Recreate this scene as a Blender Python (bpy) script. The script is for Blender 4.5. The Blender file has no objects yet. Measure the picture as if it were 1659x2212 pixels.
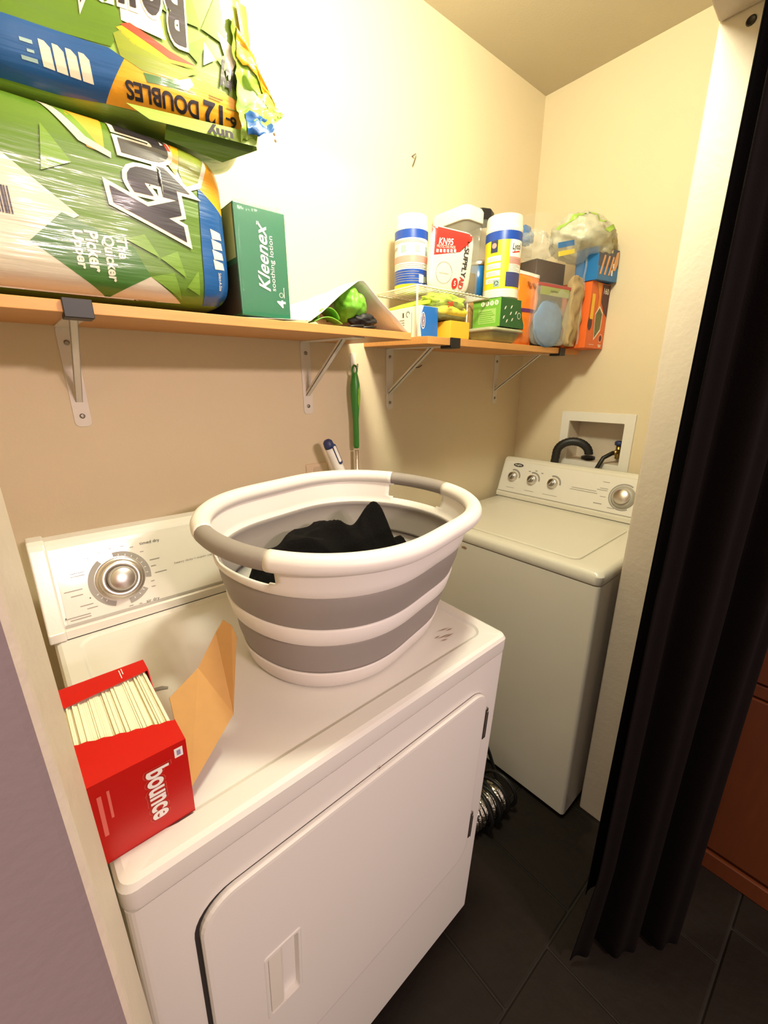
import bpy, bmesh, math, random
from mathutils import Vector, Matrix, Euler, noise
random.seed(7)
scene = bpy.context.scene
COL = scene.collection
PI = math.pi

# ------------------------------------------------------------------ camera
cam_d = bpy.data.cameras.new('camera'); cam = bpy.data.objects.new('camera', cam_d); COL.objects.link(cam)
cam_d.sensor_fit = 'HORIZONTAL'; cam_d.sensor_width = 36.0; cam_d.lens = 19.61; cam_d.clip_start = 0.02
_r = Vector((0.766438, -0.642302, -0.004651)); _u = Vector((0.19358, 0.224077, 0.955152)); _b = Vector((-0.612454, -0.732965, 0.296078))
cam.matrix_world = Matrix(((_r.x, _u.x, _b.x, -0.0261), (_r.y, _u.y, _b.y, -1.1641), (_r.z, _u.z, _b.z, 1.4367), (0, 0, 0, 1)))
scene.camera = cam

# ------------------------------------------------------------------ world, lamps, exposure
w = bpy.data.worlds.new('world'); scene.world = w; w.use_nodes = True
bg = w.node_tree.nodes['Background']; bg.inputs[0].default_value = (1.0, 0.78, 0.69, 1); bg.inputs[1].default_value = 0.50
def lamp(name, typ, loc, energy, col, size=0.05, rot=None):
    l = bpy.data.lights.new(name, typ); l.energy = energy; l.color = col
    if typ == 'AREA': l.shape = 'DISK'; l.size = size
    else: l.shadow_soft_size = size
    o = bpy.data.objects.new(name, l); COL.objects.link(o); o.location = loc
    if rot: o.rotation_euler = rot
    return o
lamp('closet_bulb', 'POINT', (0.60, -0.73, 2.25), 33.0, (1.0, 0.985, 0.76), 0.07)
lamp('hall_bulb', 'POINT', (0.38, -3.8, 2.45), 92.0, (1.0, 0.77, 0.71), 0.09)
lamp('hall_bulb', 'POINT', (0.685, -3.8, 2.45), 92.0, (1.0, 0.77, 0.71), 0.09)
vs = scene.view_settings
vs.view_transform = 'Standard'; vs.look = 'None'; vs.gamma = 1.0; vs.use_curve_mapping = False; vs.exposure = 0.48

# ------------------------------------------------------------------ materials
def lin(c):
    c /= 255.0
    return c / 12.92 if c <= 0.04045 else ((c + 0.055) / 1.055) ** 2.4
def S(r, g, b): return (lin(r), lin(g), lin(b))
_M = {}
def mat(name, rgb, rough=0.5, metal=0.0, var=0.06, scale=30.0, bump=0.0, bscale=80.0, coat=0.0, alpha=1.0, stretch=None, spec=0.5, trans=0.0, sheen=0.0):
    if name in _M: return _M[name]
    m = bpy.data.materials.new(name); m.use_nodes = True; nt = m.node_tree; n = nt.nodes; p = n['Principled BSDF']
    tc = n.new('ShaderNodeTexCoord'); src = tc.outputs['Object']
    if stretch:
        mp = n.new('ShaderNodeMapping'); mp.inputs['Scale'].default_value = stretch[0]; mp.inputs['Rotation'].default_value = stretch[1]
        nt.links.new(src, mp.inputs[0]); src = mp.outputs[0]
    tx = n.new('ShaderNodeTexNoise'); tx.inputs['Scale'].default_value = scale; tx.inputs['Detail'].default_value = 3
    nt.links.new(src, tx.inputs['Vector'])
    mx = n.new('ShaderNodeMix'); mx.data_type = 'RGBA'
    mx.inputs['A'].default_value = tuple(max(0, c * (1 - var)) for c in rgb) + (1,)
    mx.inputs['B'].default_value = tuple(min(1, c * (1 + var)) for c in rgb) + (1,)
    nt.links.new(tx.outputs[0], mx.inputs['Factor']); nt.links.new(mx.outputs['Result'], p.inputs['Base Color'])
    p.inputs['Roughness'].default_value = rough; p.inputs['Metallic'].default_value = metal
    p.inputs['Specular IOR Level'].default_value = spec
    p.inputs['Coat Weight'].default_value = coat; p.inputs['Coat Roughness'].default_value = 0.08
    p.inputs['Alpha'].default_value = alpha; p.inputs['Transmission Weight'].default_value = trans
    if sheen: p.inputs['Sheen Weight'].default_value = sheen
    if bump:
        t2 = n.new('ShaderNodeTexNoise'); t2.inputs['Scale'].default_value = bscale; t2.inputs['Detail'].default_value = 4
        nt.links.new(src, t2.inputs['Vector'])
        b = n.new('ShaderNodeBump'); b.inputs['Strength'].default_value = bump; b.inputs['Distance'].default_value = 0.01
        nt.links.new(t2.outputs[0], b.inputs['Height']); nt.links.new(b.outputs[0], p.inputs['Normal'])
        if coat: nt.links.new(b.outputs[0], p.inputs['Coat Normal'])
    _M[name] = m
    return m
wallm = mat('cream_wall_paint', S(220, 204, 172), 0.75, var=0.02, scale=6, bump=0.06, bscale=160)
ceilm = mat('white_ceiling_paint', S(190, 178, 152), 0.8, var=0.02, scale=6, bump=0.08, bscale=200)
jambm = mat('white_jamb_paint', S(206, 192, 174), 0.5, var=0.05, scale=14, bump=0.12, bscale=60)
grout = mat('grout', S(30, 24, 16), 0.85, var=0.15, scale=60)
slate = mat('slate_tile', S(26, 18, 9), 0.7, var=0.45, scale=9, bump=0.25, bscale=25, spec=0.25)
enamel = mat('white_enamel', S(226, 222, 214), 0.22, var=0.012, scale=5, bump=0.015, bscale=250)
enamel2 = mat('ivory_enamel', S(224, 219, 205), 0.25, var=0.02, scale=5, bump=0.015, bscale=250)
plasticw = mat('white_plastic', S(228, 224, 216), 0.35, var=0.02)
greytrim = mat('grey_trim', S(170, 165, 155), 0.4)
gap = mat('dark_gap', S(40, 34, 32), 0.8)
greyp = mat('grey_print', S(150, 145, 138), 0.5)
darkp = mat('dark_print', S(60, 58, 56), 0.5)
chrome = mat('brushed_metal', S(222, 216, 210), 0.32, 1.0, var=0.05, scale=90)
steel = mat('steel', S(150, 145, 138), 0.35, 1.0)
wood = mat('orange_melamine', S(205, 146, 82), 0.45, var=0.16, scale=14, stretch=((1, 9, 9), (0, 0, 0)))
bracketm = mat('bracket_enamel', S(224, 216, 204), 0.4)
blackp = mat('black_plastic', S(28, 27, 30), 0.45)
rubber = mat('black_rubber', S(20, 19, 18), 0.45)
cardb = mat('brown_cardboard', S(186, 142, 82), 0.8, var=0.07, scale=60)
redc = mat('red_card', S(190, 17, 9), 0.35, var=0.03)
sheetm = mat('dryer_sheet', S(238, 230, 200), 0.85, var=0.12, scale=120, stretch=((1, 0.06, 1), (0, 0, 0)))
whitep = mat('white_print', S(240, 236, 228), 0.5, var=0.02)
black_f = mat('black_fabric', S(9, 7, 7), 0.95, var=0.3, scale=60, bump=0.3, bscale=300, spec=0.15)
curtm = mat('curtain_fabric', S(14, 8, 7), 0.95, var=0.25, scale=40, bump=0.2, bscale=400, spec=0.1)
baskw = mat('basket_white', S(232, 226, 220), 0.42, var=0.012, scale=8)
baskg = mat('basket_grey', S(146, 138, 132), 0.55, var=0.03, scale=12)
film = mat('clear_film', S(235, 235, 228), 0.10, alpha=0.06, bump=0.5, bscale=22, spec=0.8)
wrapf = mat('tight_clear_wrap', S(235, 235, 228), 0.08, alpha=0.04, bump=0.3, bscale=22, spec=0.8)
film2 = mat('clear_film_thick', S(235, 235, 225), 0.15, alpha=0.20, bump=0.7, bscale=30, spec=0.8)
clearp = mat('clear_plastic', S(215, 215, 205), 0.08, alpha=0.16, spec=0.8)
def pack(name, rgb): return mat(name, rgb, 0.36, var=0.05, scale=25, bump=0.26, bscale=20, coat=0.22, stretch=((0.16, 1, 2.2), (0, 0.42, 0)))

# ------------------------------------------------------------------ mesh helpers
def tag(o, label=None, cat=None, group=None, kind=None):
    if label: o['label'] = label
    if cat: o['category'] = cat
    if group: o['group'] = group
    if kind: o['kind'] = kind
    return o
def obj(name, me, m, parent=None, smooth=False, bevel=0, solid=0, subd=0):
    o = bpy.data.objects.new(name, me); COL.objects.link(o)
    if m is not None: me.materials.append(m)
    if parent: o.parent = parent
    if smooth:
        for p in me.polygons: p.use_smooth = True
    if solid:
        md = o.modifiers.new('solid', 'SOLIDIFY'); md.thickness = solid; md.offset = 0
    if bevel:
        md = o.modifiers.new('bevel', 'BEVEL'); md.width = bevel; md.segments = 3; md.limit_method = 'ANGLE'; md.angle_limit = 0.7
        md.harden_normals = False
    if subd:
        md = o.modifiers.new('sub', 'SUBSURF'); md.levels = subd; md.render_levels = subd
    return o
def crisp(o, ang=.35):
    o.data.set_sharp_from_angle(angle=ang); return o
def empty(name, loc=(0, 0, 0), rot=(0, 0, 0), label=None, cat=None, group=None):
    o = bpy.data.objects.new(name, None); COL.objects.link(o); o.location = loc; o.rotation_euler = rot; o.empty_display_size = 0.05
    return tag(o, label, cat, group)
class MB:
    def __init__(s): s.v = []; s.f = []
    def add(s, v, f):
        k = len(s.v); s.v += [tuple(p) for p in v]; s.f += [tuple(i + k for i in q) for q in f]; return s
    def box(s, x0, x1, y0, y1, z0, z1):
        return s.add([(x0, y0, z0), (x1, y0, z0), (x1, y1, z0), (x0, y1, z0), (x0, y0, z1), (x1, y0, z1), (x1, y1, z1), (x0, y1, z1)],
                     [(3, 2, 1, 0), (4, 5, 6, 7), (0, 1, 5, 4), (1, 2, 6, 5), (2, 3, 7, 6), (3, 0, 4, 7)])
    def loft(s, loops, cap0=True, cap1=True, closed=True):
        n = len(loops[0]); v = [p for l in loops for p in l]; f = []
        for i in range(len(loops) - 1):
            for j in range(n if closed else n - 1):
                a = i * n + j; b = i * n + (j + 1) % n
                f.append((a, b, b + n, a + n))
        if cap0: f.append(tuple(range(n - 1, -1, -1)))
        if cap1: f.append(tuple(range((len(loops) - 1) * n, len(loops) * n)))
        return s.add(v, f)
    def tube(s, pts, r, n=10, caps=True, closed=False):
        pts = [Vector(p) for p in pts]; rs = r if isinstance(r, (list, tuple)) else [r] * len(pts); loops = []
        ref = Vector((0.13, 0.31, 0.94))
        N = len(pts)
        for i, p in enumerate(pts):
            t = (pts[(i + 1) % N] - pts[i - 1]) if closed else (pts[min(i + 1, N - 1)] - pts[max(i - 1, 0)])
            t.normalize()
            if abs(t.dot(ref)) > 0.97: ref = Vector((0.9, 0.4, 0.1))
            a = t.cross(ref).normalized(); ref = a.cross(t).normalized(); b = t.cross(a)
            loops.append([p + rs[i] * (math.cos(2 * PI * k / n) * a + math.sin(2 * PI * k / n) * b) for k in range(n)])
        if closed: loops.append(loops[0]); caps = False
        return s.loft(loops, caps, caps)
    def lathe(s, prof, n=32, M=None):
        loops = [[(r * math.cos(2 * PI * k / n), r * math.sin(2 * PI * k / n), z) for k in range(n)] for r, z in prof]
        if M is not None: loops = [[M @ Vector(p) for p in l] for l in loops]
        return s.loft(loops, prof[0][0] > 1e-5, prof[-1][0] > 1e-5)
    def grid(s, fn, nu, nv, cu=False, cv=False):
        v = [fn(i / nu, j / nv) for i in range(nu + (0 if cu else 1)) for j in range(nv + (0 if cv else 1))]
        U = nu if cu else nu + 1; V = nv if cv else nv + 1
        f = [((i % U) * V + j % V, ((i + 1) % U) * V + j % V, ((i + 1) % U) * V + (j + 1) % V, (i % U) * V + (j + 1) % V) for i in range(nu) for j in range(nv)]
        return s.add(v, f)
    def prism(s, poly, a0, a1, axis='x'):
        def P(q, a): return (a, q[0], q[1]) if axis == 'x' else ((q[0], a, q[1]) if axis == 'y' else (q[0], q[1], a))
        return s.loft([[P(q, a0) for q in poly], [P(q, a1) for q in poly]])
    def mesh(s, name='m'):
        me = bpy.data.meshes.new(name); me.from_pydata(s.v, [], s.f); me.update()
        bm = bmesh.new(); bm.from_mesh(me); bmesh.ops.recalc_face_normals(bm, faces=bm.faces); bm.to_mesh(me); bm.free()
        return me
    def build(s, name, m, parent=None, **k): return obj(name, s.mesh(name), m, parent, **k)
def rrect(a0, a1, b0, b1, r, n=5):
    out = []
    for cx, cy, st in ((a1 - r, b1 - r, 0), (a0 + r, b1 - r, 90), (a0 + r, b0 + r, 180), (a1 - r, b0 + r, 270)):
        for k in range(n + 1):
            t = math.radians(st + 90 * k / n); out.append((cx + r * math.cos(t), cy + r * math.sin(t)))
    return out
def box(name, m, x0, x1, y0, y1, z0, z1, parent=None, bevel=0.002): return MB().box(x0, x1, y0, y1, z0, z1).build(name, m, parent, bevel=bevel)

# ---- flat print: polygons and lettering laid onto a surface map(u, v, offset)
_T = {}
def text(body, bold=0.0, shear=0.0):
    key = (body, bold, shear)
    if key not in _T:
        c = bpy.data.curves.new('t', 'FONT'); c.body = body; c.size = 1; c.offset = bold; c.shear = shear; c.resolution_u = 4; c.space_character = 1.22 if body in ('nty', 'Bounty') else 1.0
        o = bpy.data.objects.new('t', c); me = bpy.data.meshes.new_from_object(o)
        v = [(p.co.x, p.co.y) for p in me.vertices]; f = [tuple(q.vertices) for q in me.polygons]
        bpy.data.objects.remove(o); bpy.data.curves.remove(c); bpy.data.meshes.remove(me)
        _T[key] = (v, f)
    return _T[key]
def word(body, cu, cv, wd, ht, ang=0.0, bold=0.0, shear=0.0, mirror=False, ref=0.0):
    """lettering centred on (cu, cv), fitted into wd x ht before turning by ang; bold grows it by the same outline"""
    v, f = text(body, bold, shear); b0, _ = text(body, ref, shear)
    x0 = min(p[0] for p in b0); x1 = max(p[0] for p in b0); y0 = min(p[1] for p in b0); y1 = max(p[1] for p in b0)
    sx = wd / (x1 - x0); sy = ht / (y1 - y0); c, s = math.cos(ang), math.sin(ang); out = []
    for x, y in v:
        a = (x - (x0 + x1) / 2) * sx; b = (y - (y0 + y1) / 2) * sy
        out.append((cu + a * c - b * s, cv + a * s + b * c))
    return out, f
def poly(*pts): return list(pts), [tuple(range(len(pts)))]
def rect(a0, a1, b0, b1): return poly((a0, b0), (a1, b0), (a1, b1), (a0, b1))
def disc(cu, cv, ru, rv=None, n=24): return poly(*[(cu + ru * math.cos(2 * PI * k / n), cv + (rv or ru) * math.sin(2 * PI * k / n)) for k in range(n)])
def ring(cu, cv, r0, r1, a0=0, a1=360, n=32, k=1.0):
    v = []; f = []
    for i in range(n + 1):
        t = math.radians(a0 + (a1 - a0) * i / n)
        v += [(cu + r0 * math.cos(t), cv + k * r0 * math.sin(t)), (cu + r1 * math.cos(t), cv + k * r1 * math.sin(t))]
        if i: f.append((2 * i - 2, 2 * i - 1, 2 * i + 1, 2 * i))
    return v, f
FINE = ('fine_print', 'dial_ticks', 'pointer_dot', 'icon_marks', 'icons', 'leaf_marks', 'barcode', 'scratch', 'print_marks', 'recycle_mark', 'yellow_fine_print', 'icon', 'seal', 'badge', 'red_marks', 'mask_outline')
def decal(name, items, m, mp, parent, off=0.0006, cell=0.0, label=None):
    if len(items) > 1 and name not in FINE:
        return [decal(name, [it], m, mp, parent, off, cell, label) for it in items]
    bm = bmesh.new()
    for v, f in items:
        bv = [bm.verts.new((a, b, 0)) for a, b in v]
        for q in f:
            try: bm.faces.new([bv[i] for i in q])
            except ValueError: pass
    if cell:
        bmesh.ops.triangulate(bm, faces=bm.faces)
        us = [x.co.x for x in bm.verts]; vs_ = [x.co.y for x in bm.verts]
        for ax, lo, hi in ((0, min(us), max(us)), (1, min(vs_), max(vs_))):
            k = math.floor(lo / cell) + 1
            while k * cell < hi:
                co = Vector((0, 0, 0)); no = Vector((0, 0, 0)); co[ax] = k * cell; no[ax] = 1
                bmesh.ops.bisect_plane(bm, geom=bm.verts[:] + bm.edges[:] + bm.faces[:], plane_co=co, plane_no=no, dist=1e-6)
                k += 1
    for x in bm.verts: x.co = Vector(mp(x.co.x, x.co.y, off))
    me = bpy.data.meshes.new(name); bm.to_mesh(me); bm.free()
    o = obj(name, me, m, parent, smooth=bool(cell))
    if label: o['label'] = label
    if len(items) > 1: o['kind'] = 'stuff'
    return o
def fmap(y): return lambda u, v, o: (u, y - o, v)               # faces -Y
def lmap(x): return lambda u, v, o: (x - o, -u, v)              # faces -X, u grows towards -Y (rightwards as seen)
def tmap(z): return lambda u, v, o: (u, v, z + o)               # faces up
def nz(p, s=1.0): return noise.noise(Vector(p) * s)

# ================================================================== the room
CH = 2.509; XR = 1.787; XL = -0.36; HZ = 2.127
JL = -0.046; JR = 1.2056
fl = MB().box(-1.2, 2.9, -3.2, 0.1, -0.06, -0.004).build('floor', grout); tag(fl, kind='structure')
tile = MB().loft([[(x, y, 0.0 - 0.008) for x, y in rrect(0, 0.300, 0, 0.300, 0.004, 2)], [(x, y, -0.002) for x, y in rrect(0, 0.300, 0, 0.300, 0.004, 2)],
                  [(x, y, 0.0) for x, y in rrect(0.003, 0.297, 0.003, 0.297, 0.004, 2)]]).mesh('floor_tile')
tile.materials.append(slate)
for r in range(-4, 4):
    y = -0.885 + 0.305 * r + 0.003
    if y > -0.03: continue
    off = 0.884 if r % 2 == 0 else 1.07
    for k in range(-5, 5):
        x = off + 0.305 * k + 0.003
        if x < -0.75 or x > 2.3: continue
        t = bpy.data.objects.new('floor_tile', tile); COL.objects.link(t); t.parent = fl
        t.location = (x, y, random.uniform(-0.0006, 0.0006)); t.rotation_euler = (random.uniform(-.001, .001), random.uniform(-.001, .001), 0)
def struct(name, mb, m, bevel=0.0): return tag(mb.build(name, m, bevel=bevel), kind='structure')
struct('wall_back', MB().box(XL - 0.1, XR + 0.2, 0, 0.1, 0, CH), wallm)
struct('wall_left', MB().box(XL - 0.1, XL, -0.83, 0.0, 0, CH), wallm)
BY0, BY1, BZ0, BZ1 = -0.487, -0.262, 1.108, 1.275          # outlet recess in the right wall
wr = MB()
for a in ((-0.76, BY0, 0, CH), (BY1, 0.0, 0, CH), (BY0, BY1, 0, BZ0), (BY0, BY1, BZ1, CH)): wr.box(XR, XR + 0.12, a[0], a[1], a[2], a[3])
struct('wall_right', wr, wallm)
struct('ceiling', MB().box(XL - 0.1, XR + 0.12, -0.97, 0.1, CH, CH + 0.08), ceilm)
hallm = mat('taupe_hall_side', S(136, 120, 120), 0.7, var=0.03, scale=5, bump=0.08, bscale=120)  # darker taupe than the jamb, for wall faces turned to the hall
def slab(name, quad, z0, z1, m, bev):
    o = struct(name, MB().loft([[(x, y, z0) for x, y in quad], [(x, y, z1) for x, y in quad]]), m, bev)
    o.data.materials.append(hallm)
    for p in o.data.polygons:
        if p.normal.y < -0.9: p.material_index = 1
    return o
slab('wall_front_left', [(-1.2, -1.03), (JL, -0.959), (JL, -0.822), (-1.2, -0.86)], 0, CH, jambm, 0.006)
wfr = slab('wall_front_right', [(JR, -0.845), (2.8, -0.79), (2.8, -0.68), (JR, -0.756)], 0, CH, jambm, 0.006)
slab('wall_front_header', [(JL, -0.959), (JR, -0.845), (JR, -0.756), (JL, -0.822)], HZ, CH, jambm, 0.006)

MB().lathe([(.0085, -.004), (.0085, .0012), (.006, .0016), (.0055, .0004), (.0001, .0004)], 18, Matrix.Translation((JR, -.812, 2.106)) @ Matrix.Rotation(-PI / 2, 4, 'Y')).build('screw_hole', mat('hole_shade', S(46, 36, 26), .5), wfr, smooth=True)  # screw hole in the jamb: its inner shade is painted as a dark disc
# ================================================================== shelves
def shelf(x0, x1, zb, th, sag, label):
    f = -0.291
    m = MB().loft([[(x0, 0, zb), (x1, 0, zb), (x1, 0, zb + th), (x0, 0, zb + th)], [(x0, f, zb - sag), (x1, f, zb - sag), (x1, f, zb - sag + th), (x0, f, zb - sag + th)]])
    return tag(m.build('shelf_board', wood, bevel=0.0012), label, 'shelf', 'wall shelves')
shelf(XL, 0.801, 1.553, 0.018, 0.009, 'longer orange wooden shelf board carrying the paper towel packages')
shelf(0.864, 1.725, 1.547, 0.020, 0.009, 'shorter orange wooden shelf board crowded with wipes, boxes and bags')
def zA(y): return 1.5712 + 0.031 * y
def zB(y): return 1.5672 + 0.031 * y
def bracket(x, zt, label, cap=True, full=True):
    b = empty('shelf_bracket', (x, 0, 1.345), label=label, cat='bracket', group='white shelf brackets')
    zr = zt - 1.345
    pl = MB().loft([[(p[0], 0.0, p[1]) for p in rrect(-0.016, 0.016, 0, zr, 0.01)], [(p[0], -0.003, p[1]) for p in rrect(-0.016, 0.016, 0, zr, 0.01)]])
    pl.build('wall_plate', bracketm, b, bevel=0.0008)
    MB().loft([[(-.016, 0, zr - .003), (.016, 0, zr - .003), (.016, 0, zr), (-.016, 0, zr)], [(-.016, -.27, zr - .0115), (.016, -.27, zr - .0115), (.016, -.27, zr - .0085), (-.016, -.27, zr - .0085)]]).build('arm', bracketm, b, bevel=0.0008)
    br = MB()
    a = Vector((0, -0.002, 0.052)); c = Vector((0, -0.205, zr - 0.010)); dr = (c - a).normalized(); up = Vector((0, dr.z, -dr.y))
    for sx in (0,):
        prof = [(-0.0065, 0.0), (0.0065, 0.0), (0.0065, 0.003), (-0.0065, 0.003)]
        br.loft([[a + Vector((p, 0, 0)) + up * q for p, q in prof], [c + Vector((p, 0, 0)) + up * q for p, q in prof]])
        for s in (-0.0065, 0.0045):
            prof = [(s, 0), (s + 0.002, 0), (s + 0.002, 0.010), (s, 0.010)]
            br.loft([[a + Vector((p, 0, 0)) + up * q for p, q in prof], [c + Vector((p, 0, 0)) + up * q for p, q in prof]])
    br.build('brace', bracketm, b, bevel=0.0006)
    for z in (0.023, 0.175):
        MB().lathe([(0.0055, 0), (0.005, 0.0022), (0.002, 0.003), (0.0001, 0.0022)], 14, Matrix.Translation((0, -0.003, z)) @ Matrix.Rotation(PI / 2, 4, 'X')).build('screw', steel, b, smooth=True)
    if cap:
        MB().box(-0.020, 0.020, -0.297, -0.255, zr - 0.016, zr - 0.0085).box(-0.020, 0.020, -0.2975, -0.2915, zr - 0.016, zr + 0.012).build('end_cap', blackp, b, bevel=0.001)
    return b
bracket(0.071, 1.553, 'white steel shelf bracket with black end cap under the paper towels')
bracket(0.645, 1.553, 'white steel shelf bracket without end cap beside the green pole', cap=False)
bracket(0.974, 1.547, 'white steel shelf bracket with black end cap under the small yellow box')
bracket(1.588, 1.547, 'white steel shelf bracket near the corner, under the bulging clear bags')

# ================================================================== dryer
DR = empty('dryer', (0.68601, -0.73232, 0.91601), (0.0424, 0.0214, 0.038), 'white clothes dryer with large front door and dial console, under the laundry basket', 'dryer')
DW = 0.7355
bd = MB(); bd.loft([[(x, y, -0.885) for x, y in rrect(-DW + .002, -.002, .002, .665, .012)], [(x, y, -0.043) for x, y in rrect(-DW + .002, -.002, .002, .665, .012)]])
bd.build('cabinet_body', enamel, DR, smooth=False)
tp = MB()
def rl(i, z, r, e=0.0): return [(x, y, z) for x, y in rrect(-DW + i, -i, i, .70 - i, r)]
tp.loft([rl(0.001, -0.040, .016), rl(0, -0.034, .016), rl(0, -0.010, .016), rl(0.0035, -0.003, .016), rl(0.010, 0.0, .016),
         [(x, y, 0.0) for x, y in rrect(-DW + .035, -.033, .038, .535, .035)], [(x, y, -0.005) for x, y in rrect(-DW + .039, -.037, .042, .531, .031)],
         [(x, y, -0.0045) for x, y in rrect(-DW + .043, -.041, .046, .527, .028)], [(x, y, -0.002) for x, y in rrect(-DW + .056, -.054, .059, .514, .02)]])
crisp(tp.build('top_panel', enamel, DR, smooth=True))
def fr(a0, a1, b0, b1, r, y): return [(x, y, z) for x, z in rrect(a0, a1, b0, b1, r, 8)]
MB().loft([fr(-.6735, -.0600, -.6205, -.1055, .05, .003), fr(-.6735, -.0600, -.6205, -.1055, .05, .0012)]).build('door_gap_shade', gap, DR)  # dark sheet behind the door, painted in for the shade of its gap
dm = MB(); dm.loft([fr(-.668, -.061, -.619, -.106, .048, .003), fr(-.668, -.061, -.619, -.106, .048, -.004), fr(-.6655, -.0635, -.6165, -.1085, .046, -.0075),
          fr(-.660, -.069, -.611, -.114, .041, -.008), fr(-.594, -.531, -.449, -.296, .006, -.008), fr(-.592, -.533, -.447, -.298, .005, -.0095), fr(-.588, -.537, -.443, -.302, .005, -.0095),
          fr(-.586, -.539, -.441, -.304, .004, .0006)])
door = dm.build('door', enamel, DR)
MB().loft([[(-.5865, -.0085, -.304), (-.566, -.0085, -.304), (-.566, -.0085, -.441), (-.5865, -.0085, -.441)], [(-.5865, -.0005, -.304), (-.561, -.0005, -.304), (-.561, -.0005, -.441), (-.5865, -.0005, -.441)]]).build('pull_lip', enamel2, door, bevel=.0015)
for z0, z1 in ((-.244, -.160), (-.556, -.473)):
    MB().box(-.0655, -.0565, -.0095, .001, z0, z1).box(-.063, -.059, -.0125, -.009, z0 + .006, z1 - .006).build('hinge', steel, DR, bevel=.0012)
for x, y in ((-.69, .06), (-.045, .06), (-.69, .64), (-.045, .64)):
    zf = -.91601 + .0214 * x - .0424 * y - 0.0
    MB().lathe([(.018, zf), (.018, zf + .012), (.008, zf + .014), (.008, -.88)], 16, Matrix.Translation((x, y, 0))).build('levelling_foot', blackp, DR, smooth=True)
# console
cp = [(.542, .0015), (.542, .020), (.5475, .023), (.6070, .168), (.6125, .176), (.6245, .182), (.666, .178), (.675, .15), (.675, .0015)]
MB().prism(cp, -.715, -.02).build('console', enamel, DR, bevel=.0015)
ce = [(.538, .0015), (.538, .022), (.5435, .026), (.6035, .172), (.6105, .181), (.6235, .186), (.668, .182), (.68, .15), (.68, .0015)]
for a, b in ((-.742, -.7145), (-.0205, .003)): MB().prism(ce, a, b).build('console_end_cap', enamel, DR, bevel=.003)
MB().prism([(.5425, -.0005), (.5425, .0022), (.56, .0022), (.56, -.0005)], -.714, -.02).build('console_seam', gap, DR)
_cd = Vector((0, .0595, .145)).normalized(); _cn = Vector((0, -_cd.z, _cd.y))
def cmap(u, v, o):
    p = Vector((u, .5475, .023)) + _cd * (v - .023) + _cn * o
    return p
cf = MB(); cf.loft([[cmap(x, v, .0) for x, v in rrect(-.708, -.028, .0245, .172, .004)], [cmap(x, v, .0012) for x, v in rrect(-.708, -.028, .0245, .172, .004)]]); cf.build('control_panel', mat('panel_plastic', S(228, 224, 216), 0.09, var=0.02), DR)
decal('trim_line', [rect(-.713, -.022, .0235, .029)], greytrim, cmap, DR, .0016)
DX, DV = -.605, .094
decal('dial_scale', [ring(DX, DV, .047, .0575, 95, 5 - 360 + 345, 26), ring(DX, DV, .047, .0575, 125, 250, 26), ring(DX, DV, .047, .0575, 278, 322, 12)][1:] + [ring(DX, DV, .047, .0575, -12, 96, 26)], greyp, cmap, DR, .0018)
tk = []
for a in (0, 14, 28, 42, 56, 70, 84, 205, 217, 229, 290, 304, 316):
    t = math.radians(a); c, s = math.cos(t), math.sin(t)
    tk.append(poly((DX + .048 * c - .0006 * s, DV + .048 * s + .0006 * c), (DX + .052 * c - .0006 * s, DV + .052 * s + .0006 * c), (DX + .052 * c + .0006 * s, DV + .052 * s - .0006 * c), (DX + .048 * c + .0006 * s, DV + .048 * s - .0006 * c)))
decal('dial_ticks', tk, whitep, cmap, DR, .0022)
Mc = Matrix.Translation(cmap(DX, DV, .0012)) @ Matrix(((1, 0, 0), (0, _cd.y, _cn.y), (0, _cd.z, _cn.z))).to_4x4()
dial = MB().lathe([(.0455, 0), (.0455, .003), (.043, .0045), (.040, .004), (.0395, .010), (.037, .0135), (.028, .0145), (.0265, .011), (.0001, .011)], 48, Mc).build('timer_dial', chrome, DR, smooth=True)
MB().lathe([(.026, .010), (.0255, .026), (.0235, .029), (.0225, .0285)], 40, Mc).build('dial_collar', greytrim, dial, smooth=True)
MB().lathe([(.0228, .028), (.021, .0298), (.0001, .0292)], 40, Mc).build('dial_cap', chrome, dial, smooth=True)
decal('lettering', [word('timed dry', -.537, .157, .040, .0085), word('air dry', -.556, .031, .026, .0085), word('auto dry', -.668, .150, .034, .008)], darkp, cmap, DR, .0018)
ln = [word('heavy duty \u2022 super capacity', -.445, .098, .105, .0065)]
for u, v, l in ((-.675, .125, .026), (-.676, .119, .024), (-.688, .092, .030), (-.684, .081, .020), (-.672, .058, .022), (-.664, .050, .018), (-.690, .040, .042), (-.686, .035, .034), (-.535, .118, .020), (-.528, .088, .024), (-.54, .104, .010), (-.632, .156, .008), (-.612, .160, .007), (-.590, .160, .007), (-.573, .154, .007), (-.556, .140, .007), (-.598, .032, .008), (-.58, .031, .006), (-.549, .060, .008), (-.548, .072, .007)):
    ln.append(rect(u - l / 2, u + l / 2, v - .0009, v + .0009))
decal('fine_print', ln, greyp, cmap, DR, .0018)
decal('pointer_dot', [disc(-.664, .070, .0013), disc(-.7115 + .002, .042, .0012)], darkp, cmap, DR, .0018)
rust = mat('rust_scratch', S(156, 118, 92), 0.8)
rs = []
for u, v, l, a in ((-.118, .083, .040, -.12), (-.108, .078, .030, -.05), (-.100, .100, .034, -.2), (-.090, .092, .022, -.1), (-.132, .090, .018, .0), (-.128, .074, .020, -.2)):
    c, s = math.cos(a), math.sin(a); rs.append(poly((u - l / 2 * c, v - l / 2 * s), (u + .0013 * s, v - .0013 * c), (u + l / 2 * c, v + l / 2 * s), (u - .0013 * s, v + .0013 * c)))
decal('scratch', rs, rust, tmap(-.002), DR, .0012)
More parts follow.
